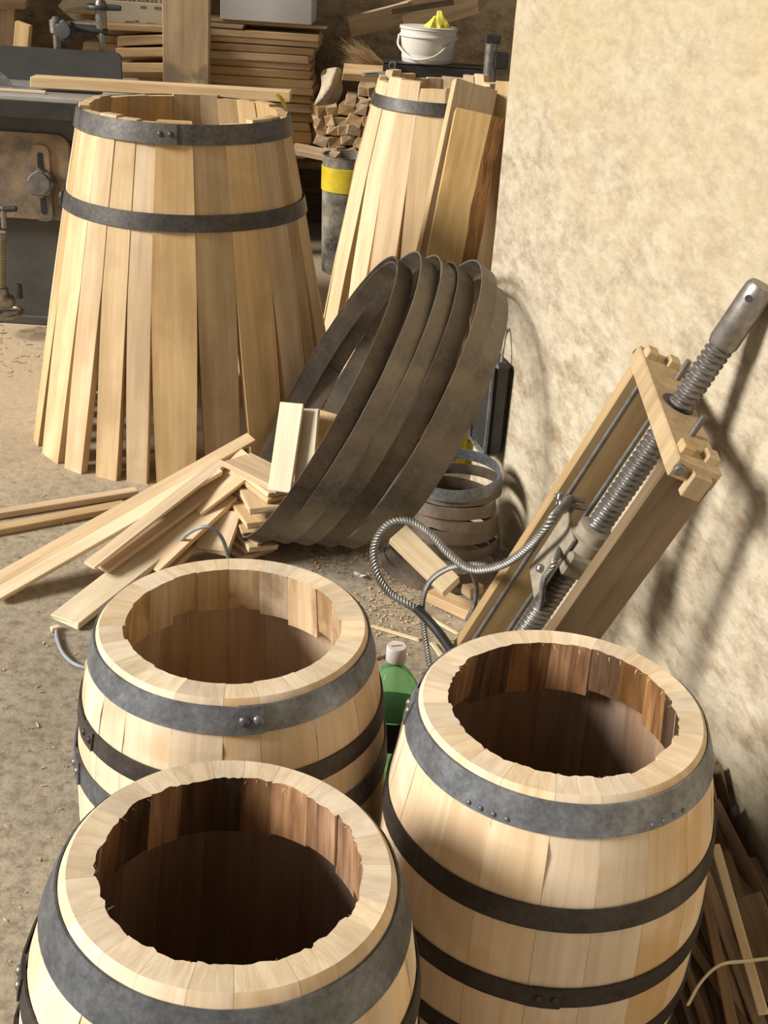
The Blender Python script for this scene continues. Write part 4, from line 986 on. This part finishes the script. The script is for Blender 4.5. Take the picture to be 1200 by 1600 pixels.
tube('handle', [(-rB - .014, 0, hB - .03), (-rB - .01, -.05, hB - .08), (-rB * .5, -rB - .02, hB - .125), (.03, -rB - .03, hB - .11), (rB * .75, -rB * .75, hB - .06), (rB + .014, 0, hB - .03)], .0055, 'white', wb, n=8)
lathe('lid', [(rB + .012, hB + .010), (rB + .013, hB + .016), (rB + .0, hB + .018)], 'white', wb, n=48)
yc = empty('yellow_cloth', (wb.location.x + .045, 6.28, zb + hB + .02)); tag(yc, 'crumpled yellow cloth on the white bucket', 'cloth')
for nm, (ox, s, hgt, ph) in {'fold': (-.03, .05, .05, .3), 'fold.001': (.02, .045, .075, 1.7)}.items():
    V = []; F = []; N1, N2 = 6, 14; rq = random.Random(int(ph * 10))
    for i in range(N1 + 1):
        t = i / N1; rr = s * (1 - t * .72)
        for k in range(N2):
            a = 2 * math.pi * k / N2; q = rr * (1 + .28 * math.sin(3 * a + ph + t * 2) + rq.uniform(-.08, .08)); V.append((ox + q * math.cos(a) * .8 + t * .02 * math.sin(ph * 3), q * math.sin(a), t * hgt))
    for i in range(N1):
        for k in range(N2): F.append((i * N2 + k, i * N2 + (k + 1) % N2, (i + 1) * N2 + (k + 1) % N2, (i + 1) * N2 + k))
    F.append(tuple(N1 * N2 + k for k in range(N2))); F.append(tuple(range(N2))[::-1])
    obj('fold', V, F, 'yellowcloth', yc, smooth=60)
# flat steel bracket with a slot
bt_ = empty('steel_bracket', tuple(at(590, 118, 6.12))); tag(bt_, 'small flat steel bracket with a slot beside the pale raise', 'bracket')
o0 = bt_.location
plank('plate', at(566, 117, 6.12) - o0, at(620, 113, 6.14) - o0, .035, .008, 'alu', (0, -.3, 1), .002, 0, bt_)
plank('slot', at(571, 117, 6.115) - o0 + Vector((0, 0, .0045)), at(590, 116, 6.12) - o0 + Vector((0, 0, .0045)), .01, .002, 'black', (0, -.3, 1), .0003, 0, bt_)
# dark boards leaning at the back
o = plank('old_board', at(545, 42, 6.9), at(640, 18, 6.95), .11, .02, 'stack', (-.1, -1, -.4)); tag(o, 'old tan board leaning behind the straw broom', 'board')
o = plank('old_board', at(630, 30, 6.95), at(745, -5, 7.0), .17, .02, 'stack', (-.1, -1, -.2)); tag(o, 'old board with dark upper edge behind the white bucket', 'board')
o = plank('old_batten', at(610, 18, 6.8), at(708, 3, 6.85), .03, .03, 'darkwood', (0, -1, 0)); tag(o, 'dark batten over the old boards', 'batten')
# steel clamp stand at the end of the wall
cs = empty('pipe_clamp', (at(776, 110, 5.9).x, 5.9, 0)); tag(cs, 'grey steel pipe clamp standing at the end of the cream wall', 'clamp')
za = at(772, 60, 5.9).z; dx = at(768, 70, 5.9).x - cs.location.x
rod('tube', (dx, 0, 0), (dx + .0, 0, za), .028, 'steel', cs)
boxpart('jaw', (dx - .03, -.03, za - .02), (dx + .04, .03, za + .015), 'blackmetal', cs)
boxpart('slide_jaw', (dx + .02, -.03, za - .13), (dx + .085, .03, za - .06), 'blackmetal', cs)
rod('screw_spindle', (dx + .10, .03, za - .22), (dx + .16, .03, za - .06), .008, 'steel', cs)
# yellow bucket at the foot of the lumber
yk = empty('yellow_bucket', (at(536, 420, 6.2).x, 6.25, 0)); tag(yk, 'grimy bucket with yellow band under the billet heap', 'bucket')
zr = at(525, 247, 6.12).z; rw_ = (at(573, 300, 6.2).x - at(495, 300, 6.2).x) / 2 + .005
zy0, zy1 = at(525, 303, 6.12).z, at(525, 265, 6.12).z
lathe('body', [(rw_ - .02, 0), (rw_ - .015, .005), (rw_ - .004, zy0), (rw_ - .002, zy1), (rw_, zr - .004), (rw_ + .004, zr), (rw_ - .006, zr), (rw_ - .012, zr - .15), (rw_ - .02, .02)], 'grime', yk, n=40)
lathe('yellow_band', [(rw_ - .003, zy0), (rw_ + .0005, zy0 + .002), (rw_ + .002, zy1 - .002), (rw_ - .002, zy1)], 'yellow', yk, n=40, cap0=False, cap1=False)
